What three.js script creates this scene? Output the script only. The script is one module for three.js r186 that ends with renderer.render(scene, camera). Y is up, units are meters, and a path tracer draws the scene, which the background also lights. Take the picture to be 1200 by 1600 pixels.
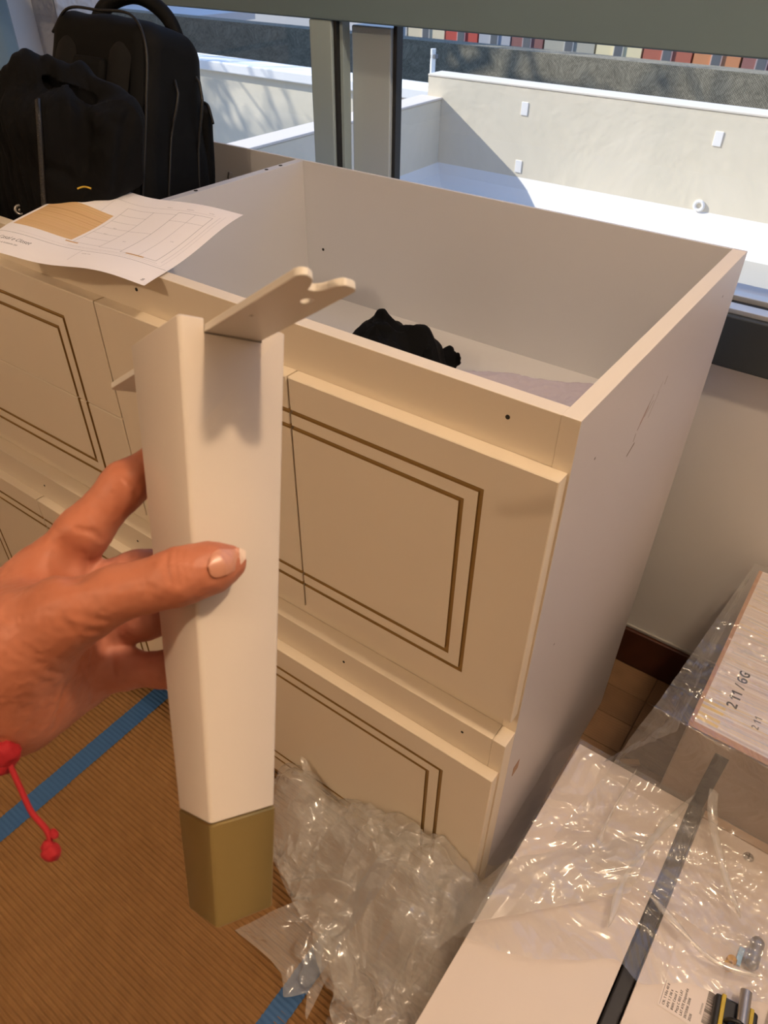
import * as THREE from 'three';
import { MarchingCubes } from 'three/addons/objects/MarchingCubes.js';
import { RoundedBoxGeometry } from 'three/addons/geometries/RoundedBoxGeometry.js';
import { mergeGeometries, mergeVertices, toCreasedNormals } from 'three/addons/utils/BufferGeometryUtils.js';
import { Brush, Evaluator, SUBTRACTION } from 'three-bvh-csg';

// ---------------------------------------------------------------- camera, sky, sun, exposure
const scene = new THREE.Scene();
const FOCAL = 1133.6;                                        // focal length in pixels of the 1200 x 1600 frame
const camera = new THREE.PerspectiveCamera(2 * Math.atan(800 / FOCAL) * 180 / Math.PI, 3 / 4, 0.02, 400);
camera.rotation.set(-0.6794, 0.6178, 0.0141, 'YXZ');
camera.position.set(0.17793, 1.34716, 0.55078);
camera.focus = 0.85; camera.userData.fStop = 20;
camera.updateMatrixWorld(true);
scene.add(camera);

const renderer = new THREE.WebGLRenderer({ antialias: true });
renderer.toneMapping = THREE.LinearToneMapping;
renderer.toneMappingExposure = 1.0;
renderer.shadowMap.enabled = true;

const SKY_LEVEL = 0.70, SUN_LEVEL = 6.2;
{ // clear sky: an even gradient from a pale horizon to a blue zenith
  const w = 8, h = 64, d = new Float32Array(w * h * 4);
  for (let y = 0; y < h; y++) {
    const el = (y + 0.5) / h * 2 - 1, k = Math.max(0, el), q = Math.pow(1 - k, 2.2);
    const c = el < 0 ? [0.42, 0.41, 0.40] : [0.33 + 0.47 * q, 0.66 + 0.40 * q, 1.48 + 0.02 * q];
    for (let x = 0; x < w; x++) d.set([c[0] * SKY_LEVEL, c[1] * SKY_LEVEL, c[2] * SKY_LEVEL, 1], (y * w + x) * 4);
  }
  const t = new THREE.DataTexture(d, w, h, THREE.RGBAFormat, THREE.FloatType);
  t.mapping = THREE.EquirectangularReflectionMapping; t.magFilter = THREE.LinearFilter; t.minFilter = THREE.LinearFilter; t.needsUpdate = true;
  scene.background = t;
}
const SUN_DIR = new THREE.Vector3(0.715, -0.461, -0.25).normalize();
const sun = new THREE.DirectionalLight(new THREE.Color().setRGB(1, 0.95, 0.86), SUN_LEVEL);
sun.position.copy(SUN_DIR).multiplyScalar(-40).add(new THREE.Vector3(-4, 0, -6)); sun.target.position.set(-4, 0, -6);
sun.castShadow = true; sun.shadow.mapSize.set(2048, 2048);
Object.assign(sun.shadow.camera, { left: -25, right: 25, top: 20, bottom: -20, near: 1, far: 100 });
scene.add(sun, sun.target);
const LAMP_COLOUR = new THREE.Color().setRGB(1, 0.74, 0.50), LAMP_LEVEL = 4.5;

// ---------------------------------------------------------------- helpers
const V = (x, y, z) => new THREE.Vector3(x, y, z);
let seed = 7;
const rnd = () => { seed = (seed * 1664525 + 1013904223) >>> 0; return seed / 4294967296; };
const clamp = (x, a, b) => Math.min(b, Math.max(a, x));
const lerp = (a, b, t) => a + (b - a) * t;
const sstep = (a, b, x) => { const t = clamp((x - a) / (b - a), 0, 1); return t * t * (3 - 2 * t); };
function hash3(x, y, z) { let h = (x * 374761393 + y * 668265263 + z * 2147483647) | 0; h = Math.imul(h ^ (h >>> 13), 1274126177); h ^= h >>> 16; return (h >>> 0) / 4294967295; }
function noise(x, y, z = 0) { // value noise, -1..1
  const X = Math.floor(x), Y = Math.floor(y), Z = Math.floor(z); let u = x - X, v = y - Y, w = z - Z;
  u = u * u * (3 - 2 * u); v = v * v * (3 - 2 * v); w = w * w * (3 - 2 * w);
  const g = (i, j, k) => hash3(X + i, Y + j, Z + k);
  return lerp(lerp(lerp(g(0, 0, 0), g(1, 0, 0), u), lerp(g(0, 1, 0), g(1, 1, 0), u), v), lerp(lerp(g(0, 0, 1), g(1, 0, 1), u), lerp(g(0, 1, 1), g(1, 1, 1), u), v), w) * 2 - 1;
}
const fbm = (x, y, z, n = 4) => { let s = 0, a = 0.5; for (let i = 0; i < n; i++) { s += a * noise(x, y, z); x *= 2.03; y *= 2.03; z *= 2.03; a *= 0.5; } return s; };
// a point that lies on the line of sight of a pixel of the photograph, at a depth in metres
const at = (u, v, d) => V((u - 600) / FOCAL * d, -(v - 800) / FOCAL * d, -d).applyMatrix4(camera.matrixWorld);

const used = {};
const numbered = (n) => { const k = used[n] = (used[n] ?? -1) + 1; return k ? `${n}_${String(k).padStart(3, '0')}` : n; };
function shade(o) { o.castShadow = o.receiveShadow = true; return o; }
function mesh(name, geo, material, parent) {
  const m = shade(new THREE.Mesh(geo, material)); m.name = parent ? name : numbered(name);
  (parent ?? scene).add(m); return m;
}
function tag(o, label, category, group) { o.userData.label = label; o.userData.category = category; if (group) o.userData.group = group; return o; }
function thing(name, label, category, pos = [0, 0, 0], group) {
  const o = new THREE.Group(); o.name = numbered(name); o.position.set(...pos); scene.add(o); return tag(o, label, category, group);
}
function struct(name, geo, material) { const m = mesh(name, geo, material); m.userData.kind = 'structure'; return m; }
function structGroup(name) { const o = new THREE.Group(); o.name = numbered(name); o.userData.kind = 'structure'; scene.add(o); return o; }
const box = (x0, x1, y0, y1, z0, z1) => { const g = new THREE.BoxGeometry(x1 - x0, y1 - y0, z1 - z0); g.translate((x0 + x1) / 2, (y0 + y1) / 2, (z0 + z1) / 2); return g; };
const rbox = (x0, x1, y0, y1, z0, z1, r = 0.001, s = 1) => { const g = new RoundedBoxGeometry(x1 - x0, y1 - y0, z1 - z0, s, r); g.translate((x0 + x1) / 2, (y0 + y1) / 2, (z0 + z1) / 2); return g; };
const strip = (gs) => mergeGeometries(gs.map((g) => { const q = g.index ? g.toNonIndexed() : g; for (const k of Object.keys(q.attributes)) if (!['position', 'normal'].includes(k)) q.deleteAttribute(k); return q; }));
const tube = (pts, r, seg = 24, rs = 8, closed = false) => new THREE.TubeGeometry(new THREE.CatmullRomCurve3(pts, closed), seg, r, rs, closed);
// planar uv in metres from two axes of the position
function planarUV(g, a, b, s = 1) { const p = g.attributes.position, uv = new Float32Array(p.count * 2), get = (i, k) => k === 'x' ? p.getX(i) : k === 'y' ? p.getY(i) : p.getZ(i); for (let i = 0; i < p.count; i++) { uv[2 * i] = get(i, a) * s; uv[2 * i + 1] = get(i, b) * s; } g.setAttribute('uv', new THREE.BufferAttribute(uv, 2)); return g; }
// uv in metres by the way each face points
function boxUV(g, s = 1) { g = g.index ? g.toNonIndexed() : g; const p = g.attributes.position, n = g.attributes.normal, uv = new Float32Array(p.count * 2); for (let i = 0; i < p.count; i++) { const x = Math.abs(n.getX(i)), y = Math.abs(n.getY(i)), z = Math.abs(n.getZ(i)); const q = y >= x && y >= z ? [p.getX(i), p.getZ(i)] : x >= z ? [p.getZ(i), p.getY(i)] : [p.getX(i), p.getY(i)]; uv[2 * i] = q[0] * s; uv[2 * i + 1] = q[1] * s; } g.setAttribute('uv', new THREE.BufferAttribute(uv, 2)); return g; }
function grid(nu, nv, fn) { // fn(u, v) -> Vector3
  const p = new Float32Array((nu + 1) * (nv + 1) * 3), uv = new Float32Array((nu + 1) * (nv + 1) * 2), idx = [];
  for (let j = 0; j <= nv; j++) for (let i = 0; i <= nu; i++) { const k = j * (nu + 1) + i, q = fn(i / nu, j / nv); p.set([q.x, q.y, q.z], k * 3); uv.set([i / nu, j / nv], k * 2); }
  for (let j = 0; j < nv; j++) for (let i = 0; i < nu; i++) { const a = j * (nu + 1) + i, b = a + 1, c = a + nu + 1, d = c + 1; idx.push(a, b, d, a, d, c); }
  const g = new THREE.BufferGeometry(); g.setAttribute('position', new THREE.BufferAttribute(p, 3)); g.setAttribute('uv', new THREE.BufferAttribute(uv, 2)); g.setIndex(idx); g.computeVertexNormals(); return g;
}
function tex(w, h, fn, { srgb = false, repeat = true } = {}) { // fn(u, v) -> [r, g, b] 0..1
  const d = new Uint8Array(w * h * 4);
  for (let y = 0; y < h; y++) for (let x = 0; x < w; x++) { const c = fn(x / w, y / h); d.set([clamp(c[0], 0, 1) * 255, clamp(c[1], 0, 1) * 255, clamp(c[2], 0, 1) * 255, 255], (y * w + x) * 4); }
  const t = new THREE.DataTexture(d, w, h); t.magFilter = t.minFilter = THREE.LinearFilter; if (repeat) t.wrapS = t.wrapT = THREE.RepeatWrapping; if (srgb) t.colorSpace = THREE.SRGBColorSpace; t.needsUpdate = true; return t;
}
// noise that repeats over the unit square
const pnoise = (u, v, f, s = 0) => { const a = u * Math.PI * 2, b = v * Math.PI * 2, r = f / (Math.PI * 2); return noise(Math.cos(a) * r + 11 + s, Math.sin(a) * r + Math.cos(b) * r * 0.7 + 5, Math.sin(b) * r + Math.cos(b) * r * 0.7 + s * 3); };
const grey = (v) => [v, v, v];
function std(r, g, b, rough = 0.5, more = {}) { return new THREE.MeshPhysicalMaterial({ color: new THREE.Color().setRGB(r, g, b), roughness: rough, ...more }); }
function canvasTex(w, h, draw) { const c = document.createElement('canvas'); c.width = w; c.height = h; const x = c.getContext('2d'); draw(x, w, h); const t = new THREE.CanvasTexture(c); t.colorSpace = THREE.SRGBColorSpace; t.anisotropy = 8; return t; }

// signed distances and their meshing
function sdCapsule(p, a, b, ra, rb) { const bx = b.x - a.x, by = b.y - a.y, bz = b.z - a.z, px = p.x - a.x, py = p.y - a.y, pz = p.z - a.z; const h = clamp((px * bx + py * by + pz * bz) / (bx * bx + by * by + bz * bz), 0, 1); return Math.hypot(px - bx * h, py - by * h, pz - bz * h) - (ra + (rb - ra) * h); }
const sdBox = (px, py, pz, hx, hy, hz, r) => { const x = Math.abs(px) - hx + r, y = Math.abs(py) - hy + r, z = Math.abs(pz) - hz + r; return Math.hypot(Math.max(x, 0), Math.max(y, 0), Math.max(z, 0)) + Math.min(Math.max(x, y, z), 0) - r; };
const smin = (a, b, k) => { const h = Math.max(k - Math.abs(a - b), 0) / k; return Math.min(a, b) - h * h * k * 0.25; };
function march(sdf, lo, hi, res) {
  const mc = new MarchingCubes(res, new THREE.MeshStandardMaterial(), false, false, 600000), n = res, p = V(0, 0, 0), c = lo.clone().add(hi).multiplyScalar(0.5), hs = hi.clone().sub(lo).multiplyScalar(0.5), half = n / 2;
  const S = 5, reach = 1.6 * Math.hypot(hs.x, hs.y, hs.z) / half * (S / 2 + 1), X = (i) => c.x + hs.x * (i - half) / half, Y = (j) => c.y + hs.y * (j - half) / half, Z = (k) => c.z + hs.z * (k - half) / half;
  for (let k0 = 0; k0 < n; k0 += S) for (let j0 = 0; j0 < n; j0 += S) for (let i0 = 0; i0 < n; i0 += S) { // blocks far from the surface take one sample
    p.set(X(i0 + S / 2 - 0.5), Y(j0 + S / 2 - 0.5), Z(k0 + S / 2 - 0.5)); const far = sdf(p), skip = Math.abs(far) > reach;
    for (let k = k0; k < Math.min(n, k0 + S); k++) for (let j = j0; j < Math.min(n, j0 + S); j++) for (let i = i0; i < Math.min(n, i0 + S); i++) mc.field[i + j * n + k * n * n] = -(skip ? far : sdf(p.set(X(i), Y(j), Z(k))));
  }
  mc.isolation = 0; mc.update();
  const count = mc.count, pos = new Float32Array(count * 3);
  for (let i = 0; i < count; i++) { pos[3 * i] = c.x + hs.x * mc.positionArray[3 * i]; pos[3 * i + 1] = c.y + hs.y * mc.positionArray[3 * i + 1]; pos[3 * i + 2] = c.z + hs.z * mc.positionArray[3 * i + 2]; }
  let g = new THREE.BufferGeometry(); g.setAttribute('position', new THREE.BufferAttribute(pos, 3)); g = mergeVertices(g, 1e-5);
  const P = g.attributes.position, N = new Float32Array(P.count * 3), e = 0.0009, q = V(0, 0, 0);
  for (let i = 0; i < P.count; i++) { q.set(P.getX(i), P.getY(i), P.getZ(i)); const d = (x, y, z) => { p.set(q.x + x, q.y + y, q.z + z); return sdf(p); }; const nx = d(e, 0, 0) - d(-e, 0, 0), ny = d(0, e, 0) - d(0, -e, 0), nz = d(0, 0, e) - d(0, 0, -e), l = Math.hypot(nx, ny, nz) || 1; N.set([nx / l, ny / l, nz / l], i * 3); }
  g.setAttribute('normal', new THREE.BufferAttribute(N, 3));
  // faces turned so that they wind with the normals
  const I = g.index.array, A = V(0, 0, 0), B = V(0, 0, 0), C = V(0, 0, 0);
  A.fromBufferAttribute(P, I[0]); B.fromBufferAttribute(P, I[1]).sub(A); C.fromBufferAttribute(P, I[2]).sub(A); B.cross(C);
  if (B.x * N[3 * I[0]] + B.y * N[3 * I[0] + 1] + B.z * N[3 * I[0] + 2] < 0) for (let i = 0; i < I.length; i += 3) { const t = I[i]; I[i] = I[i + 1]; I[i + 1] = t; }
  return g;
}
// where the line of sight of a pixel meets a solid
function hit(sdf, u, v, d0 = 0.3, d1 = 2.5) { const p = V(0, 0, 0); let d = d0; for (let i = 0; i < 400 && d < d1; i++) { p.copy(at(u, v, d)); const s = sdf(p); if (s < 0.0006) return p.clone(); d += Math.max(0.0004, s * 0.5); } return p.clone(); }

// ---------------------------------------------------------------- materials
const grainBump = tex(256, 256, (u, v) => grey(0.5 + 0.25 * pnoise(u, v, 60) + 0.25 * pnoise(u, v, 25, 9)));
const M = {
  lacquer: std(0.79, 0.69, 0.545, 0.42),
  carcass: std(0.62, 0.625, 0.655, 0.5),
  gold: std(0.36, 0.22, 0.075, 0.42, { metalness: 0.2 }),
  rawEdge: std(0.80, 0.70, 0.57, 0.6),
  darkHole: std(0.02, 0.018, 0.015, 0.9),
  wallPaint: std(0.78, 0.765, 0.74, 0.9),
  ceilingPaint: std(0.82, 0.80, 0.77, 0.95),
  frame: std(0.135, 0.205, 0.245, 0.5),
  gasket: std(0.012, 0.014, 0.016, 0.6),
  alu: std(0.62, 0.63, 0.62, 0.35, { metalness: 0.5 }),
  glass: std(0.97, 0.985, 0.98, 0.0, { transmission: 1, thickness: 0, ior: 1.45 }),
  blackCloth: std(0.0026, 0.0026, 0.0030, 0.85, { specularIntensity: 0.3, sheen: 0.06, sheenRoughness: 0.6, sheenColor: new THREE.Color(0.10, 0.10, 0.11) }),
  blackNylon: std(0.0022, 0.0024, 0.0027, 0.7, { specularIntensity: 0.35 }),
  blackTrim: std(0.006, 0.006, 0.0065, 0.5),
  metalDull: std(0.45, 0.43, 0.41, 0.35, { metalness: 0.9 }),
  white: std(0.83, 0.80, 0.77, 0.38),
};
const clothBump = tex(256, 256, (u, v) => grey(0.5 + 0.25 * Math.sin(u * 2 * Math.PI * 64) * Math.sin(v * 2 * Math.PI * 64) + 0.2 * pnoise(u, v, 40)));

// ---------------------------------------------------------------- the room
const RX0 = -2.75, RX1 = 2.4, RZ0 = -0.70, RZ1 = 3.3, RH = 2.62;
const WX0 = -2.03, WX1 = 1.7, WY0 = 0.779, WY1 = 2.35;       // window opening
const plaster = tex(256, 256, (u, v) => grey(0.5 + 0.5 * (0.5 * pnoise(u, v, 14) + 0.3 * pnoise(u, v, 40, 4) + 0.2 * pnoise(u, v, 90, 7))));
M.wallPaint.bumpMap = plaster; M.wallPaint.bumpScale = 0.0012;
{ // floor slab with parquet blocks where it shows
  const woodTex = tex(256, 256, (u, v) => { const g = 0.5 + 0.5 * pnoise(u * 1, v, 8) * 0.5 + 0.18 * Math.sin((v * 40 + 1.5 * pnoise(u, v, 5)) * 6.28) * 0.6; return [0.44 + 0.11 * g, 0.345 + 0.09 * g, 0.25 + 0.07 * g]; }, { srgb: true });
  const base = std(0.10, 0.05, 0.022, 0.6);
  const floor = struct('floor', box(RX0 - 0.2, RX1 + 0.2, -0.2, -0.006, RZ0 - 0.15, RZ1 + 0.2), base);
  const tones = [[0.95, 0.88, 0.80], [0.82, 0.75, 0.68], [1.0, 0.94, 0.88], [0.9, 0.82, 0.74]].map((c) => std(c[0], c[1], c[2], 0.45, { map: woodTex }));
  const blockGeo = [0, 1, 2].map((k) => { const g = rbox(-0.0595, 0.0595, -0.006, 0, -0.0395, 0.0395, 0.0008); boxUV(g, 4); const q = g.index ? g.toNonIndexed() : g; const b = boxUV(q, 4); const uv = b.attributes.uv; for (let i = 0; i < uv.count; i++) uv.setXY(i, uv.getX(i) + k * 0.37, uv.getY(i) + k * 0.21); return b; });
  for (let i = 0; i < 9; i++) for (let j = 0; j < 11; j++) { const m = mesh('wood_block', blockGeo[(i * 5 + j * 3) % 3], tones[Math.floor(rnd() * 4)], floor); m.position.set(-0.1 + i * 0.12, 0, -0.65 + j * 0.08); }
}
struct('ceiling', box(RX0 - 0.2, RX1 + 0.2, RH, RH + 0.2, RZ0 - 0.15, RZ1 + 0.2), M.ceilingPaint);
{ // window wall: below, above and beside the opening
  const g = strip([box(RX0 - 3.2, RX1 + 2, -4, WY0, RZ0 - 0.15, RZ0), box(RX0 - 3.2, RX1 + 2, WY1, RH + 0.2, RZ0 - 0.15, RZ0), box(RX0 - 3.2, WX0, WY0, WY1, RZ0 - 0.15, RZ0), box(WX1, RX1 + 2, WY0, WY1, RZ0 - 0.15, RZ0)]);
  struct('wall_back', boxUV(g, 1.2), M.wallPaint);
  const warmPaint = std(0.62, 0.54, 0.44, 0.9, { bumpMap: plaster, bumpScale: 0.0012 });
  struct('wall_left', boxUV(box(RX0 - 0.15, RX0, 0, RH, RZ0, RZ1), 1.2), warmPaint);
  struct('wall_right', boxUV(box(RX1, RX1 + 0.15, 0, RH, RZ0, RZ1), 1.2), warmPaint);
  struct('wall_front', boxUV(box(RX0 - 0.15, RX1 + 0.15, 0, RH, RZ1, RZ1 + 0.15), 1.2), warmPaint);
  const wood = tex(128, 128, (u, v) => { const g = pnoise(u, v, 6) * 0.5 + 0.3 * pnoise(u, v, 30, 2); return [0.26 + 0.08 * g, 0.125 + 0.04 * g, 0.07 + 0.02 * g]; }, { srgb: true });
  struct('baseboard_back', boxUV(rbox(RX0, RX1, 0, 0.108, RZ0, RZ0 + 0.013, 0.003, 2), 2), std(1, 1, 1, 0.5, { map: wood }));
  struct('trim_1', rbox(RX0, RX1, 0.108, 0.116, RZ0, RZ0 + 0.006, 0.002), std(0.42, 0.40, 0.37, 0.8));
}
{ // sliding window in dark grey aluminium
  const w = structGroup('window_1');
  mesh('window_frame_bottom', rbox(WX0, WX1, 0.779, 0.866, -0.72, -0.672, 0.003), std(0.034, 0.043, 0.050, 0.45), w);
  mesh('window_track', strip([rbox(WX0, WX1, 0.866, 0.874, -0.712, -0.684, 0.001), rbox(WX0, WX1, 0.866, 0.880, -0.752, -0.728, 0.001)]), M.alu, w);
  mesh('window_gasket', rbox(WX0, WX1, 0.866, 0.872, -0.728, -0.712, 0.001), M.gasket, w);
  mesh('window_transom', rbox(WX0, WX1, 1.213, 1.345, -0.735, -0.672, 0.003), M.frame, w);
  mesh('window_frame_top', rbox(WX0, WX1, 2.27, WY1, -0.735, -0.672, 0.003), M.frame, w);
  mesh('window_jamb', rbox(WX0, -1.955, WY0, WY1, -0.735, -0.665, 0.003), M.frame, w);
  mesh('window_jamb', rbox(WX1 - 0.06, WX1, WY0, WY1, -0.735, -0.665, 0.003), M.frame, w);
  mesh('window_jamb_strip', rbox(-1.998, -1.992, WY0, WY1, -0.666, -0.660, 0.001), M.alu, w);
  mesh('window_stile', strip([rbox(-0.879, -0.826, 0.874, 1.213, -0.712, -0.674, 0.003), rbox(-0.826, -0.812, 0.874, 1.213, -0.712, -0.690, 0.001)]), std(0.33, 0.43, 0.47, 0.42), w);
  mesh('window_stile_gasket', rbox(-0.826, -0.819, 0.880, 1.213, -0.700, -0.680, 0.001), M.gasket, w);
  mesh('window_stile', rbox(-0.812, -0.722, 0.880, 1.205, -0.752, -0.716, 0.003), std(0.44, 0.52, 0.56, 0.3), w);
  mesh('window_stile_gasket', rbox(-0.722, -0.714, 0.880, 1.213, -0.744, -0.724, 0.001), M.gasket, w);
  mesh('window_stile', rbox(0.72, 0.80, 0.874, 1.213, -0.730, -0.680, 0.003), M.frame, w);
  mesh('window_stile', rbox(-0.86, -0.79, 1.345, 2.27, -0.730, -0.680, 0.003), M.frame, w);
  mesh('window_stile', rbox(0.72, 0.80, 1.345, 2.27, -0.730, -0.680, 0.003), M.frame, w);
  const pane = (x0, x1, y0, y1, z) => { const g = new THREE.PlaneGeometry(x1 - x0, y1 - y0); g.translate((x0 + x1) / 2, (y0 + y1) / 2, z); return g; };
  mesh('window_pane', pane(-1.955, -0.87, 0.872, 1.215, -0.698), M.glass, w);
  mesh('window_pane', pane(-0.722, 0.73, 0.876, 1.215, -0.734), M.glass, w);
  mesh('window_pane', pane(0.79, WX1 - 0.05, 0.872, 1.215, -0.705), M.glass, w);
  mesh('window_pane', pane(-1.955, -0.85, 1.34, 2.28, -0.705), M.glass, w);
  mesh('window_pane', pane(-0.80, 0.73, 1.34, 2.28, -0.705), M.glass, w);
  mesh('window_pane', pane(0.79, WX1 - 0.05, 1.34, 2.28, -0.705), M.glass, w);
}
struct('trim_2', rbox(WX0, WX1, 0.80, 0.842, -0.90, -0.735, 0.004), std(0.62, 0.61, 0.60, 0.7));   // outer sill

// ---------------------------------------------------------------- outside
const stucco = tex(256, 256, (u, v) => grey(0.5 + 0.5 * (0.6 * pnoise(u, v, 22) + 0.4 * pnoise(u, v, 60, 3))));
const render1 = tex(256, 256, (u, v) => { const n = 0.5 * pnoise(u, v, 5) + 0.3 * pnoise(u, v, 14, 2) + 0.2 * pnoise(u, v, 50, 5); return [0.90 + 0.025 * n, 0.865 + 0.025 * n, 0.785 + 0.03 * n]; }, { srgb: true });
const cream = std(0.95, 0.95, 0.95, 0.9, { map: render1, bumpMap: stucco, bumpScale: 0.002 });
const pale = std(0.80, 0.79, 0.77, 0.85, { bumpMap: stucco, bumpScale: 0.001 });
const coping = std(0.74, 0.67, 0.60, 0.85);
const LX = -2.645, BZ = -4.0, TY = -0.06;                    // left parapet face, back parapet face, terrace floor
struct('wall_terrace_back', boxUV(rbox(LX - 0.11, 5, -0.4, 0.60, BZ - 0.16, BZ, 0.006), 0.7), cream);
struct('trim_3', rbox(LX - 0.11, 5, 0.60, 0.612, BZ - 0.16, BZ + 0.002, 0.003), std(0.76, 0.71, 0.62, 0.85));
struct('wall_terrace_left', boxUV(rbox(LX - 0.15, LX, -0.4, 0.476, BZ, RZ0 - 0.15, 0.004), 0.7), cream);
struct('trim_4', rbox(LX - 0.155, LX + 0.006, 0.476, 0.489, BZ, RZ0 - 0.15, 0.003), coping);
struct('floor_terrace', boxUV(box(LX - 0.1, 5, -0.4, TY, BZ, RZ0 - 0.15), 0.8), std(0.46, 0.435, 0.385, 0.85, { bumpMap: stucco, bumpScale: 0.001 }));
const fillet = (len) => { const s = new THREE.Shape([new THREE.Vector2(0, 0), new THREE.Vector2(0.16, 0), new THREE.Vector2(0.10, 0.035), new THREE.Vector2(0.03, 0.10), new THREE.Vector2(0, 0.16)]); return new THREE.ExtrudeGeometry(s, { depth: len, bevelEnabled: false }); };
{ const g = fillet(5 - LX); g.rotateY(-Math.PI / 2); g.translate(5, TY, BZ); struct('trim_5', g, pale);
  const h = fillet(-0.85 - BZ); h.translate(LX, TY, BZ); struct('trim_6', h, pale); }
{ // four small white vent caps on the parapet
  const m = std(0.93, 0.92, 0.90, 0.5);
  for (const [x, y, l] of [[-2.045, 0.489, 'small white square vent cap high on the parapet, nearest the diagonal shadow'], [-0.881, 0.474, 'small white square vent cap high on the parapet, far from the shadow'], [-2.042, 0.163, 'small white square vent cap low on the parapet, beside the diagonal shadow']])
    tag(mesh('vent_cap', rbox(x - 0.022, x + 0.022, y - 0.036, y + 0.036, BZ - 0.005, BZ + 0.004, 0.0015, 2), m), l, 'vent cap', 'white vent caps on the terrace parapet');
  const t = new THREE.TorusGeometry(0.024, 0.009, 8, 24); t.translate(-0.885, 0.128, BZ + 0.004); t.rotateX(0);
  tag(mesh('drain_ring', t, m), 'small white round drain ring low on the parapet just above the bright floor edge', 'drain');
}
struct('ground', box(-60, 40, -4.4, -4.0, -80, -0.85), std(0.34, 0.32, 0.29, 0.95));
{ // plastered pier outside the window's left end
  const rough = tex(256, 256, (u, v) => grey(0.5 + 0.5 * (0.55 * pnoise(u, v, 16) + 0.45 * pnoise(u, v, 36, 3))));
  struct('wall_pier', boxUV(rbox(-2.9, -1.925, -0.4, 2.9, -1.02, -0.85, 0.01, 2), 3), std(0.50, 0.49, 0.49, 0.95, { bumpMap: rough, bumpScale: 0.012 }));
}
{ // capped garden wall, then the long woven-faced wall behind it
  struct('wall_garden', boxUV(box(-26, 3, -4, -0.33, -8.35, -8.0), 0.35), cream);
  struct('trim_7', rbox(-26, 3, -0.33, -0.20, -8.42, -7.94, 0.02, 2), std(0.90, 0.90, 0.89, 0.7));
  const weave = tex(256, 256, (u, v) => { const n = 0.55 + 0.22 * Math.sin(u * 6.283 * 32) * Math.sin(v * 6.283 * 32) + 0.07 * pnoise(u, v, 10) + 0.14 * pnoise(u, v, 70, 3); return [0.62 * n + 0.18, 0.59 * n + 0.17, 0.52 * n + 0.14]; }, { srgb: true });
  struct('wall_far', boxUV(box(-40, 12, -4, -0.20, -12.4, -12.0), 0.9), std(1, 1, 1, 0.95, { map: weave }));
}
{ // thin white post standing behind the parapet
  const t = thing('post', 'thin white metal post standing behind the parapet corner', 'post', [-5.39, -0.2, -8.18]);
  mesh('pole', (() => { const g = new THREE.CylinderGeometry(0.032, 0.032, 0.40, 16); g.translate(0, 0.2, 0); return g; })(), std(0.85, 0.86, 0.84, 0.4), t);
  mesh('bracket', rbox(-0.02, 0.05, 0.30, 0.345, -0.04, 0.03, 0.006), std(0.2, 0.2, 0.2, 0.6), t);
  mesh('base_plate', rbox(-0.06, 0.06, 0, 0.012, -0.06, 0.06, 0.003), std(0.8, 0.8, 0.8, 0.5), t);
}
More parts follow.
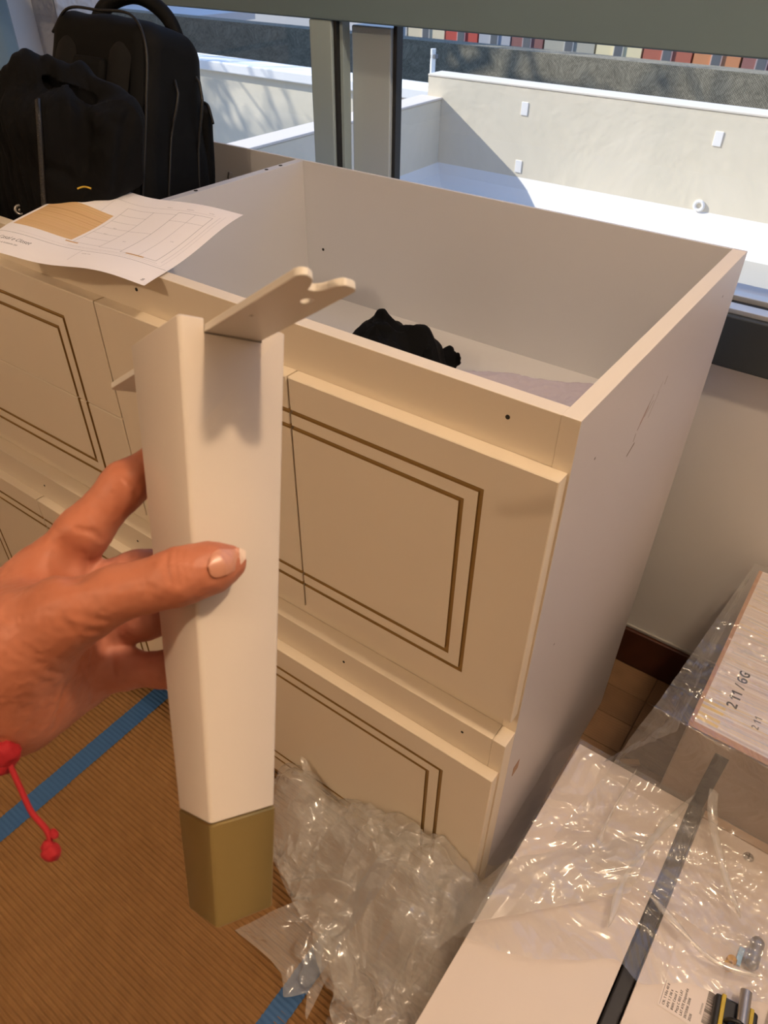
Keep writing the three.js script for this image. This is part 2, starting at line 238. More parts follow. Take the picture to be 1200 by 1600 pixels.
{ // row of low buildings far behind, seen only as a narrow band under the transom
  const far = [ // x0, x1, colour, label
    [-16.9, -15.2, [0.80, 0.79, 0.70], 'cream rendered far building with grey pilasters, above the woven wall behind the post'],
    [-15.0, -14.0, [0.55, 0.56, 0.55], 'grey far building right after the cream one with pilasters'],
    [-13.9, -11.6, [0.76, 0.66, 0.47], 'tan far building between the grey one and the bright red one'],
    [-11.5, -9.6, [0.55, 0.10, 0.075], 'bright red far building between tan and pale grey neighbours'],
    [-9.5, -7.7, [0.46, 0.47, 0.50], 'pale grey far building with a white frame, after the bright red one'],
    [-7.6, -5.9, [0.28, 0.13, 0.12], 'dark maroon far building in the middle of the row'],
    [-5.8, -3.2, [0.46, 0.44, 0.36], 'olive far building with dark windows right of the maroon one'],
    [-3.1, -0.9, [0.85, 0.74, 0.46], 'pale yellow far building between olive and brick neighbours'],
    [-0.8, 1.4, [0.48, 0.15, 0.10], 'brick red far building beside the pale yellow one'],
    [1.5, 3.5, [0.66, 0.28, 0.13], 'orange far building with a pale sill between two brick ones'],
    [3.6, 5.2, [0.34, 0.15, 0.13], 'dark brick far building beside the orange one'],
    [5.3, 10, [0.56, 0.14, 0.09], 'wide red far building at the end of the row'],
  ];
  for (const [a, b, c, l] of far) {
    const x0 = -15.4 + (a + 16.9) * 0.53, x1 = -15.4 + (b + 16.9) * 0.53;
    const t = thing('far_building', l, 'building', [(x0 + x1) / 2, -4, -20], 'row of far buildings');
    const w = x1 - x0;
    mesh('wall', box(-w / 2, w / 2, 0, 6.5, -4, 0), std(c[0], c[1], c[2], 0.9), t);
    const wm = std(0.16, 0.17, 0.18, 0.3), n = Math.max(1, Math.round(w / 1.2));
    for (let i = 0; i < n; i++) for (const y of [2.15, 4.2]) { const cx = -w / 2 + w * (i + 0.5) / n; const f = mesh('window', box(cx - 0.13, cx + 0.13, y, y + 1.1, -0.02, 0.03), std(c[0] * 0.6 + 0.3, c[1] * 0.6 + 0.3, c[2] * 0.6 + 0.3, 0.7), t); mesh('pane', box(cx - 0.1, cx + 0.1, y + 0.06, y + 1.04, 0.03, 0.035), wm, f); }
    mesh('cornice', box(-w / 2, w / 2, 6.5, 6.7, -4, 0.1), std(0.7, 0.68, 0.64, 0.9), t);
  }
  const t = thing('far_house', 'pale bluish far house behind the capped wall, left of the backpack', 'building', [-21.5, -4, -14]);
  mesh('wall', box(-3.5, 1.2, 0, 6, -4, 0), std(0.62, 0.64, 0.68, 0.9), t);
  mesh('balcony', box(1.2, 4.6, 3.3, 3.5, -3, 0.6), std(0.72, 0.71, 0.70, 0.8), t);
  mesh('roof', box(-3.7, 1.4, 6, 6.3, -4.2, 0.2), std(0.4, 0.3, 0.26, 0.9), t);
  for (let i = 0; i < 3; i++) { const f = mesh('window', box(-2.9 + i * 1.4, -2.1 + i * 1.4, 3.5, 4.9, -0.02, 0.05), std(0.8, 0.8, 0.8, 0.7), t); mesh('pane', box(-2.82 + i * 1.4, -2.18 + i * 1.4, 3.6, 4.8, 0.05, 0.06), std(0.15, 0.17, 0.2, 0.25), f); }
}
{ // bare trees out of frame whose branches shade the walls
  const bark = std(0.12, 0.09, 0.07, 0.95);
  const bareTree = (x, z, h, s, label) => {
    seed = s; const trunk = [], twigs = [];
    const grow = (p, d, len, r, depth) => {
      const q = p.clone().addScaledVector(d, len), g = new THREE.CylinderGeometry(r * 0.70, r, len, depth > 3 ? 6 : 4, 1, true); g.translate(0, len / 2, 0);
      g.applyQuaternion(new THREE.Quaternion().setFromUnitVectors(V(0, 1, 0), d)); g.translate(p.x, p.y, p.z); (depth > 4 ? trunk : twigs).push(g);
      if (depth) for (let k = 0; k < (depth > 3 ? 3 : 2); k++) grow(q, d.clone().add(V(rnd() - 0.5, rnd() * 0.55 - 0.1, rnd() - 0.5).multiplyScalar(1.25)).normalize(), len * (0.66 + 0.2 * rnd()), r * 0.68, depth - 1);
    };
    grow(V(0, 0, 0), V(0, 1, 0), h * 0.28, h * 0.019, 6);
    const t = thing('bare_tree', label, 'tree', [x, -4, z], 'bare trees outside');
    mesh('trunk', strip(trunk), bark, t); const m = mesh('branches', strip(twigs), bark, t); m.userData.kind = 'stuff';
  };
  bareTree(-13.4, -6.2, 7.4, 31, 'tall bare tree shading the capped garden wall');
  bareTree(-17.9, -5.0, 9.0, 77, 'spreading bare tree shading the wall further left');
  bareTree(-19.6, -9.6, 10.5, 5, 'bare tree beyond the garden wall, further left than the old one');
  bareTree(-15.9, -9.1, 11.5, 12, 'old bare tree beyond the garden wall');
  const t = thing('tower_block', 'plain grey neighbouring block that shades the left of the woven wall', 'building', [-31.2, -4, -7.5]);
  mesh('wall', box(-6, 5.0, 0, 17, -3, 2), std(0.5, 0.48, 0.45, 0.9), t); mesh('roof', box(-6.1, 5.05, 17, 17.3, -3.1, 2.1), std(0.35, 0.34, 0.33, 0.9), t);
}

// ---------------------------------------------------------------- ceiling lamps
for (const [x, z, k, l] of [[0.72, 0.0, 1.0, 'round warm ceiling lamp above the boxes by the window'], [-0.55, 2.1, 0.85, 'round warm ceiling lamp in the middle of the room']]) {
  const t = thing('ceiling_lamp', l, 'lamp', [x, RH, z]);
  mesh('base', (() => { const g = new THREE.CylinderGeometry(0.06, 0.065, 0.03, 32); g.translate(0, -0.015, 0); return g; })(), M.white, t); t.userData.group = 'round ceiling lamps';
  mesh('bulb', (() => { const g = new THREE.SphereGeometry(0.055, 32, 20); g.translate(0, -0.085, 0); return g; })(), new THREE.MeshStandardMaterial({ color: 0x111111, emissive: LAMP_COLOUR, emissiveIntensity: 12 }), t);
  const p = new THREE.PointLight(LAMP_COLOUR, LAMP_LEVEL * k, 0, 2); p.position.set(0, -0.085, 0); p.castShadow = true; p.shadow.radius = 2.4; t.add(p);
}

// ---------------------------------------------------------------- cabinet
const H = 1.007, D = 0.55, T = 0.0188;
// a front with grooves: rectangles [x0, x1, y0, y1] of groove on a panel, its back at z0
function frontPanel(X0, X1, Y0, Y1, z0, thick, grooves) {
  const xs = [X0, X1], ys = [Y0, Y1];
  for (const [a, b, c, d] of grooves) { for (const x of [a, b]) if (x > X0 && x < X1) xs.push(x); for (const y of [c, d]) if (y > Y0 && y < Y1) ys.push(y); }
  const u = [...new Set(xs)].sort((a, b) => a - b), v = [...new Set(ys)].sort((a, b) => a - b), nu = u.length - 1, nv = v.length - 1;
  const isG = (i, j) => { const x = (u[i] + u[i + 1]) / 2, y = (v[j] + v[j + 1]) / 2; return grooves.some(([a, b, c, d]) => x > a && x < b && y > c && y < d); };
  const dz = 0.0028, zf = z0 + thick, c = 0.0010, P = [], G = [];
  const quad = (A, a, b, cc, d) => A.push(...a, ...b, ...cc, ...a, ...cc, ...d);
  for (let i = 0; i < nu; i++) for (let j = 0; j < nv; j++) {
    const g = isG(i, j), z = g ? zf - dz : zf, A = g ? G : P;
    const l = i === 0, r = i === nu - 1, b = j === 0, t = j === nv - 1;
    const x0 = u[i] + (l ? c : 0), x1 = u[i + 1] - (r ? c : 0), y0 = v[j] + (b ? c : 0), y1 = v[j + 1] - (t ? c : 0);
    quad(A, [x0, y0, z], [x1, y0, z], [x1, y1, z], [x0, y1, z]);
    const zs = z - c;
    if (l) { quad(A, [u[i], y0, zs], [x0, y0, z], [x0, y1, z], [u[i], y1, zs]); quad(P, [u[i], v[j], z0], [u[i], v[j], zs], [u[i], v[j + 1], zs], [u[i], v[j + 1], z0]); }
    if (r) { quad(A, [x1, y0, z], [u[i + 1], y0, zs], [u[i + 1], y1, zs], [x1, y1, z]); quad(P, [u[i + 1], v[j], zs], [u[i + 1], v[j], z0], [u[i + 1], v[j + 1], z0], [u[i + 1], v[j + 1], zs]); }
    if (b) { quad(A, [x0, v[j], zs], [x1, v[j], zs], [x1, y0, z], [x0, y0, z]); quad(P, [u[i], v[j], z0], [u[i + 1], v[j], z0], [u[i + 1], v[j], zs], [u[i], v[j], zs]); }
    if (t) { quad(A, [x0, y1, z], [x1, y1, z], [x1, v[j + 1], zs], [x0, v[j + 1], zs]); quad(P, [u[i], v[j + 1], zs], [u[i + 1], v[j + 1], zs], [u[i + 1], v[j + 1], z0], [u[i], v[j + 1], z0]); }
    const cx = (xx, yy) => { const sx = xx === 'l' ? u[i] : u[i + 1], ix = xx === 'l' ? x0 : x1, sy = yy === 'b' ? v[j] : v[j + 1], iy = yy === 'b' ? y0 : y1; A.push(ix, iy, z, sx, iy, zs, ix, sy, zs); A.push(sx, sy, zs, sx, iy, zs, ix, sy, zs); };
    if (l && b) cx('l', 'b'); if (r && b) cx('r', 'b'); if (l && t) cx('l', 't'); if (r && t) cx('r', 't');
    if (i < nu - 1 && isG(i + 1, j) !== g) { const x = u[i + 1]; quad(G, [x, v[j], zf - dz], [x, v[j + 1], zf - dz], [x, v[j + 1], zf], [x, v[j], zf]); }
    if (j < nv - 1 && isG(i, j + 1) !== g) { const y = v[j + 1]; quad(G, [u[i], y, zf - dz], [u[i + 1], y, zf - dz], [u[i + 1], y, zf], [u[i], y, zf]); }
  }
  quad(P, [X0, Y0, z0], [X0, Y1, z0], [X1, Y1, z0], [X1, Y0, z0]);
  const geo = (A) => { const q = new THREE.BufferGeometry(); q.setAttribute('position', new THREE.BufferAttribute(new Float32Array(A), 3)); q.computeVertexNormals(); return q; };
  return [geo(P), G.length ? geo(G) : null];
}
const ring = (x0, x1, y0, y1, w = 0.0060) => [[x0, x1, y0, y0 + w], [x0, x1, y1 - w, y1], [x0, x0 + w, y0, y1], [x1 - w, x1, y0, y1]];
const double = (x0, x1, y0, y1, gap = 0.0215) => [...ring(x0, x1, y0, y1), ...ring(x0 + gap, x1 - gap, y0 + gap, y1 - gap)];
{
  const cab = thing('dresser', 'long cream dresser with gold double-line grooves and open top, by the window', 'dresser');
  const XL = -1.352;
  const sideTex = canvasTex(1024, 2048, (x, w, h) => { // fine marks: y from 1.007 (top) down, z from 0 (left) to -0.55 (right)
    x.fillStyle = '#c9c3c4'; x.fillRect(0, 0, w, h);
    const X = (z) => -z / D * w, Y = (y) => (1 - y / H) * h;
    const mark = (pts, lw, col) => { x.strokeStyle = col; x.lineWidth = lw; x.lineCap = 'round'; x.beginPath(); pts.forEach(([z, y], i) => i ? x.lineTo(X(z), Y(y)) : x.moveTo(X(z), Y(y))); x.stroke(); };
    mark([[-0.232, 0.918], [-0.221, 0.905], [-0.208, 0.893]], 5, 'rgba(95,62,50,0.8)'); mark([[-0.228, 0.913], [-0.214, 0.900]], 12, 'rgba(150,105,95,0.5)'); mark([[-0.240, 0.925], [-0.226, 0.912]], 4, 'rgba(110,90,80,0.7)');
    mark([[-0.205, 0.888], [-0.203, 0.880]], 5, 'rgba(110,85,75,0.7)'); mark([[-0.209, 0.873], [-0.191, 0.866]], 7, 'rgba(85,65,52,0.85)');
    mark([[-0.246, 0.914], [-0.225, 0.903]], 4, 'rgba(120,100,90,0.6)'); mark([[-0.262, 0.918], [-0.250, 0.903], [-0.243, 0.893]], 4, 'rgba(120,100,90,0.6)'); mark([[-0.268, 0.930], [-0.258, 0.920]], 3, 'rgba(120,100,90,0.5)'); mark([[-0.283, 0.930], [-0.280, 0.922]], 5, 'rgba(115,95,85,0.6)');
    for (const [z, y] of [[-0.066, 0.931], [-0.472, 0.968], [-0.078, 0.637]]) { x.fillStyle = 'rgba(50,40,35,0.9)'; x.beginPath(); x.arc(X(z), Y(y), 3.2, 0, 7); x.fill(); }
    for (let i = 0; i < 160; i++) { x.fillStyle = `rgba(120,100,85,${0.08 + 0.12 * rnd()})`; x.beginPath(); x.arc(rnd() * w, rnd() * h, 0.6 + rnd() * 1.6, 0, 7); x.fill(); }
  });
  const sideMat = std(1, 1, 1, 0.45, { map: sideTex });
  const sg = rbox(-0.0188, 0, 0, H, -D, 0, 0.0008); { const p = sg.attributes.position, uv = new Float32Array(p.count * 2); for (let i = 0; i < p.count; i++) { uv[2 * i] = -p.getZ(i) / D; uv[2 * i + 1] = p.getY(i) / H; } sg.setAttribute('uv', new THREE.BufferAttribute(uv, 2)); }
  const side = mesh('side_panel', sg, sideMat, cab);
  mesh('edge_band', strip([rbox(-0.0188, 0, H - 0.0002, H + 0.0007, -D + 0.006, 0.0006, 0.0003), rbox(-0.0188, 0, 0.538, H, -0.0002, 0.0006, 0.0003)]), M.lacquer, side);
  mesh('adhesive_patch', rbox(0, 0.0006, 0.403, 0.424, -0.042, -0.024, 0.0002), std(0.42, 0.26, 0.17, 0.8), side);
  mesh('side_panel', rbox(XL, XL + 0.0188, 0, H, -D, 0, 0.0008), M.carcass, cab);
  mesh('lower_side_strip', rbox(-0.0188, 0, 0.006, 0.538, 0.0, 0.0272, 0.0008), M.lacquer, cab);
  mesh('lower_side_strip', rbox(XL, XL + 0.0188, 0.006, 0.538, 0.0, 0.0272, 0.0008), M.carcass, cab);
  mesh('back_panel', rbox(XL + 0.0188, -0.0188, 0.05, H, -D, -D + 0.006, 0.0005), M.carcass, cab);
  { const g = new THREE.CylinderGeometry(0.0028, 0.0028, 0.001, 16); g.rotateX(Math.PI / 2); g.translate(-0.7555, 0.851, -D + 0.006); mesh('screw_hole', g, M.darkHole, cab); }
  const div = mesh('divider', rbox(-0.813, -0.796, 0.76, H - 0.0005, -D + 0.006, -0.018, 0.0007), M.carcass, cab);
  for (const z of [-0.287, -0.455, -0.492]) { const g = new THREE.CylinderGeometry(0.0034, 0.0034, 0.0012, 16); g.translate(-0.8045, H - 0.0004, z); mesh('dowel_hole', g, M.darkHole, div); }
  mesh('shelf', box(XL + 0.0188, -0.0188, 0.742, 0.76, -D + 0.006, -0.018), M.carcass, cab);
  const rail = mesh('front_rail', rbox(XL + 0.0188, -0.0190, 0.93, H, -0.0188, -0.0002, 0.0007), M.lacquer, cab);
  for (const [x, y] of [[-0.071, 0.986], [-0.61, 0.979], [-1.12, 0.982]]) { const g = new THREE.CylinderGeometry(0.0024, 0.0024, 0.001, 16); g.rotateX(Math.PI / 2); g.translate(x, y, 0); mesh('screw_hole', g, M.darkHole, rail); }
  mesh('front_rail', rbox(XL + 0.0188, -0.0190, 0.44, 0.93, -0.0188, -0.0004, 0.0007), M.lacquer, cab);
  const low = mesh('lower_rail', rbox(XL + 0.0188, -0.0190, 0.44, 0.538, 0.0, 0.0270, 0.0008), M.lacquer, cab);
  for (const [x, y] of [[-0.262, 0.516], [-0.062, 0.517], [-0.99, 0.509], [-0.719, 0.510]]) { const g = new THREE.CylinderGeometry(0.002, 0.002, 0.001, 16); g.rotateX(Math.PI / 2); g.translate(x, y, 0.0270); mesh('screw_hole', g, M.darkHole, low); }
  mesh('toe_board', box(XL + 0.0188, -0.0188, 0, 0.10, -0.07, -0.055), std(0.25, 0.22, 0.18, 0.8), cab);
  mesh('bottom_panel', box(XL + 0.0188, -0.0188, 0.10, 0.118, -D + 0.006, 0.02), M.carcass, cab);
  const front = (name, x0, x1, y0, y1, z0, t, gr) => { const [p, g] = frontPanel(x0, x1, y0, y1, z0, t, gr); const m = mesh(name, p, M.lacquer, cab); if (g) { const k = mesh('groove', g, M.gold, m); k.userData.label = 'gold-brown groove lines'; } return m; };
  const pair = double(-0.610, -0.0773, 0.6209, 0.9082);
  front('door', -0.3365, -0.0025, 0.577, 0.950, 0, T, pair);
  front('door', -0.6845, -0.3390, 0.577, 0.950, 0, T, pair);
  const stack = double(-1.2705, -0.7673, 0.6209, 0.9082);
  front('drawer', -1.3495, -0.6872, 0.7657, 0.950, 0, T, stack);
  front('drawer', -1.3495, -0.6872, 0.577, 0.7640, 0, T, stack);
  const lowPair = double(-1.262, -0.7545, 0.142, 0.4340);
  front('door', -1.0058, -0.6850, 0.100, 0.477, 0.0272, 0.0166, lowPair);
  front('door', -1.3495, -1.0083, 0.100, 0.477, 0.0272, 0.0166, lowPair);
  front('drawer', -0.6825, -0.0025, 0.100, 0.477, 0.0272, 0.0166, double(-0.607, -0.0756, 0.142, 0.4340));
}

// ---------------------------------------------------------------- things inside and on the dresser
const crumple = (p, s, k) => { // folds: triangle waves in several directions, bent by noise
  let d = 0; const wx = p.x + 0.06 * noise(p.x * 9 + s, p.y * 9, p.z * 9), wy = p.y + 0.06 * noise(p.x * 9, p.y * 9 + s, p.z * 9), wz = p.z + 0.06 * noise(p.x * 9, p.y * 9, p.z * 9 + s);
  for (let i = 0; i < 5; i++) { const a = hash3(i, s, 1) * 6.28, b = hash3(i, s, 2) * 2 - 1, f = k * (0.7 + 0.5 * i), q = Math.sqrt(1 - b * b); const t = (wx * q * Math.cos(a) + wy * b + wz * q * Math.sin(a)) * f + hash3(i, s, 3); d += (Math.abs(t - Math.floor(t) - 0.5) * 4 - 1) / (0.7 + 0.5 * i); }
  return d;
};
{ // crumpled black garment in the bay
  const c = V(-0.432, 0.785, -0.30);
  const f = (p) => { const x = (p.x - c.x) / 0.088, y = (p.y - c.y) / 0.072, z = (p.z - c.z) / 0.11; const e = (Math.hypot(x, y, z) - 1) * 0.088; return Math.max(e + crumple(p, 3, 11) * 0.012 + noise(p.x * 34, p.y * 34, p.z * 34) * 0.007, 0.761 - p.y); };
  tag(mesh('black_garment', march(f, V(-0.58, 0.755, -0.47), V(-0.25, 0.92, -0.13), 90), M.blackCloth), 'crumpled black garment lying inside the open dresser bay', 'clothing');
  const g2 = (p) => { const X = p.x + 0.135, Z = p.z + 0.175, b = Math.max(sdBox(X * 0.92 - Z * 0.39, p.y - 0.824, X * 0.39 + Z * 0.92, 0.145, 0.058, 0.125, 0.035), p.x + 0.0215); return b + noise(p.x * 14, p.y * 14, p.z * 14) * 0.006 + noise(p.x * 160, p.y * 160, p.z * 160) * 0.0012; };
  tag(mesh('grey_blanket', march(g2, V(-0.31, 0.755, -0.42), V(-0.015, 0.91, -0.0185), 110), std(0.43, 0.38, 0.405, 0.95, { sheen: 0.6, sheenColor: new THREE.Color(0.5, 0.45, 0.47) })), 'folded fuzzy lilac-grey blanket inside the open dresser bay', 'blanket');
}
{ // backpack leaning back towards the window
  const t = thing('backpack', 'black backpack with top handle standing in the dresser by the window', 'backpack', [-1.062, 0.765, -0.265]);
  t.rotation.x = -0.36;
  const halfW = (y) => lerp(0.165, 0.132, sstep(0.05, 0.46, y)), front = (y) => lerp(-0.095, -0.045, sstep(0.18, 0.48, y));
  const body = (p) => { const y = p.y, w = halfW(y), z0 = front(y), z1 = 0.088; return sdBox(p.x, y - 0.235, p.z - (z0 + z1) / 2, w, 0.235, (z1 - z0) / 2, 0.038) + 0.003 * noise(p.x * 18, y * 18, p.z * 18); };
  const snap = (pts, dx, dy, dz) => pts.map(([x, y, z]) => { const q = V(x, y, z); for (let i = 0; i < 60; i++) { const d = body(q); if (d < 0.0008 || Math.hypot(q.x, q.y - 0.25, q.z) > 0.7) break; q.x += dx * d * 0.8; q.y += dy * d * 0.8; q.z += dz * d * 0.8; } return q; });
  mesh('body', march(body, V(-0.2, -0.02, -0.16), V(0.2, 0.50, 0.16), 100), M.blackNylon, t);
  const pocket = (p) => sdBox(p.x, p.y - 0.19, p.z - front(p.y) - 0.004, 0.138, 0.185, 0.016, 0.0155) + 0.003 * noise(p.x * 20, p.y * 20, p.z * 20);
  mesh('front_pocket', march(pocket, V(-0.16, 0, -0.15), V(0.16, 0.40, -0.03), 60), M.blackNylon, t);
  const backPad = (p) => sdBox(p.x, p.y - 0.23, p.z - 0.090, 0.042, 0.17, 0.010, 0.010) ;
  mesh('back_pad', march(backPad, V(-0.07, 0, 0.07), V(0.07, 0.46, 0.13), 50), M.blackNylon, t);
  for (const s of [-1, 1]) { const g = grid(6, 24, (u, v) => { const y = lerp(0.448, 0.03, v), bow = Math.sin(v * Math.PI) * 0.012; return V(s * lerp(0.068, 0.098, v) + (u - 0.5) * 0.058, y, 0.083 + bow - 0.02 * sstep(0.06, 0, v) + 0.007 * Math.cos((u - 0.5) * Math.PI)); }); mesh('shoulder_strap', g, std(0.0055, 0.0055, 0.006, 0.75, { specularIntensity: 0.5, side: THREE.DoubleSide }), t); }
  mesh('handle', tube([V(-0.055, 0.452, 0.045), V(-0.045, 0.487, 0.035), V(0.01, 0.512, 0.015), V(0.062, 0.49, -0.01), V(0.088, 0.43, -0.035)], 0.0125, 40, 12), M.blackNylon, t);
  mesh('zipper', tube(snap([[0.25, 0.06, -0.05], [0.25, 0.2, -0.047], [0.25, 0.33, -0.035], [0.22, 0.44, -0.022], [0.13, 0.60, -0.012], [0, 0.6, -0.010]], -0.9, -0.3, 0), 0.0026, 60, 6), M.blackTrim, t);
  mesh('zipper', tube(snap([[0.25, 0.06, 0.03], [0.25, 0.2, 0.03], [0.25, 0.34, 0.028], [0.25, 0.43, 0.024], [0.16, 0.6, 0.022], [0.04, 0.6, 0.022]], -0.9, -0.3, 0), 0.0026, 60, 6), M.blackTrim, t);
  mesh('edge_piping', tube([[0.03, 0.165], [0.2, 0.152], [0.34, 0.140], [0.43, 0.125], [0.466, 0.09], [0.470, 0], [0.466, -0.09], [0.43, -0.125]].map(([y, x]) => V(x * 0.985, y, 0.080)), 0.0024, 80, 6), M.blackTrim, t);
  t.updateMatrixWorld(true); { const p = mesh('zipper_pull', tube([[313, 158], [324, 164], [329, 178], [333, 193]].map(([u, v]) => t.worldToLocal(at(u, v, 1.294))), 0.0026, 16, 8), M.blackTrim, t); p.userData.label = 'zip pull hanging off the pocket edge'; }
  for (const [x, y, z] of [[0.141, 0.27, -0.122], [0.170, 0.17, -0.048]]) { const p = mesh('zipper_pull', rbox(x - 0.002, x + 0.002, y - 0.045, y, z - 0.003, z + 0.003, 0.0015), M.blackTrim, t); mesh('slider', rbox(x - 0.003, x + 0.003, y - 0.006, y + 0.006, z - 0.004, z + 0.004, 0.001), M.metalDull, p); }
}
{ // black padded jacket bundled in front of the backpack
  const folds = [];
  const base = (p) => {
    let d = sdBox(p.x + 1.075, p.y - 0.965, p.z + 0.14, 0.245, 0.195, 0.072, 0.06);
    d = smin(d, sdBox(p.x + 0.838, p.y - 1.088, p.z + 0.158, 0.062, 0.066, 0.046, 0.03), 0.03);
    d = smin(d, sdCapsule(p, V(-1.01, 1.125, -0.10), V(-0.965, 1.172, -0.135), 0.026, 0.022), 0.02);
    d = smin(d, sdCapsule(p, V(-0.965, 1.172, -0.135), V(-0.90, 1.168, -0.185), 0.022, 0.018), 0.015);
    d = smin(d, sdCapsule(p, V(-0.90, 1.168, -0.185), V(-0.82, 1.138, -0.19), 0.018, 0.02), 0.02);
    d = Math.max(d, -sdCapsule(p, V(-0.935, 1.168, -0.135), V(-0.86, 1.152, -0.152), 0.015, 0.012));
    d += 0.007 * crumple(V(p.x, p.y * 0.5, p.z), 8, 5) + 0.003 * crumple(V(p.x, p.y * 0.6, p.z), 15, 13) + 0.004 * noise(p.x * 20, p.y * 12, p.z * 20);
    return d;
  };
  for (const [pts, w, a] of [[[[128, 165], [134, 200], [133, 250], [126, 285]], 0.008, 0.012], [[[175, 190], [160, 215], [140, 222]], 0.007, 0.010], [[[205, 175], [195, 195], [180, 192]], 0.006, 0.008], [[[195, 205], [188, 250], [183, 300]], 0.007, 0.009], [[[20, 150], [8, 180]], 0.008, 0.008], [[[78, 265], [105, 275], [120, 290]], 0.009, 0.007]]) { const q = pts.map(([u, v]) => hit(base, u, v)); for (let i = 0; i < q.length - 1; i++) folds.push([q[i], q[i + 1], w, a]); }
  const A = (p) => {
    let d = base(p);
    if (d < 0.03) for (const [a, b, w, am] of folds) { const e = sdCapsule(p, a, b, 0, 0); if (e < w * 3) d += am * Math.exp(-(e * e) / (w * w)); }
    d = Math.max(d, -sdBox(p.x + 0.8045, p.y - 0.88, p.z + 0.28, 0.0105, 0.130, 0.3, 0.001), p.y < 1.009 ? p.z + 0.021 : -1);
    return Math.max(d, 0.762 - p.y);
  };
  const t = thing('jacket', 'black padded jacket bundled in front of the backpack, with zip and snap button', 'jacket');
  mesh('body', march(A, V(-1.33, 0.755, -0.25), V(-0.70, 1.22, -0.01), 130), M.blackCloth, t);
  const zp = []; for (let i = 0; i <= 12; i++) zp.push(hit(A, lerp(60, 70, i / 12), lerp(156, 322, i / 12)));
  mesh('zipper_tape', tube(zp, 0.0034, 60, 6), M.blackTrim, t);
  const teeth = []; const zc = new THREE.CatmullRomCurve3(zp); for (let i = 0; i < 70; i++) { const q = zc.getPoint(i / 69); const g = new THREE.BoxGeometry(0.0050, 0.0012, 0.0036); g.translate(q.x + 0.0008, q.y, q.z + 0.0028); teeth.push(g); }
  const tm = mesh('zipper_teeth', strip(teeth), std(0.09, 0.085, 0.08, 0.4, { metalness: 0.5 }), t); tm.userData.kind = 'stuff';
  const sp = hit(A, 31, 328), sn = new THREE.TorusGeometry(0.0062, 0.0022, 10, 28); const dir = camera.position.clone().sub(sp).normalize(); sn.applyQuaternion(new THREE.Quaternion().setFromUnitVectors(V(0, 0, 1), dir)); sn.translate(sp.x + dir.x * 0.002, sp.y + dir.y * 0.002, sp.z + dir.z * 0.002);
  mesh('snap_button', sn, M.metalDull, t);
  const b2 = new THREE.SphereGeometry(0.0028, 16, 10); b2.translate(sp.x + dir.x * 0.002, sp.y + dir.y * 0.002, sp.z + dir.z * 0.002); mesh('snap_button', b2, M.metalDull, t);
  const yl = [0, 1, 2, 3, 4].map((i) => hit(A, 121 + i * 5.5, 295 - Math.sin(i / 4 * Math.PI) * 3)); mesh('yellow_edging', tube(yl, 0.0014, 20, 6), std(0.62, 0.42, 0.05, 0.6), t);
}
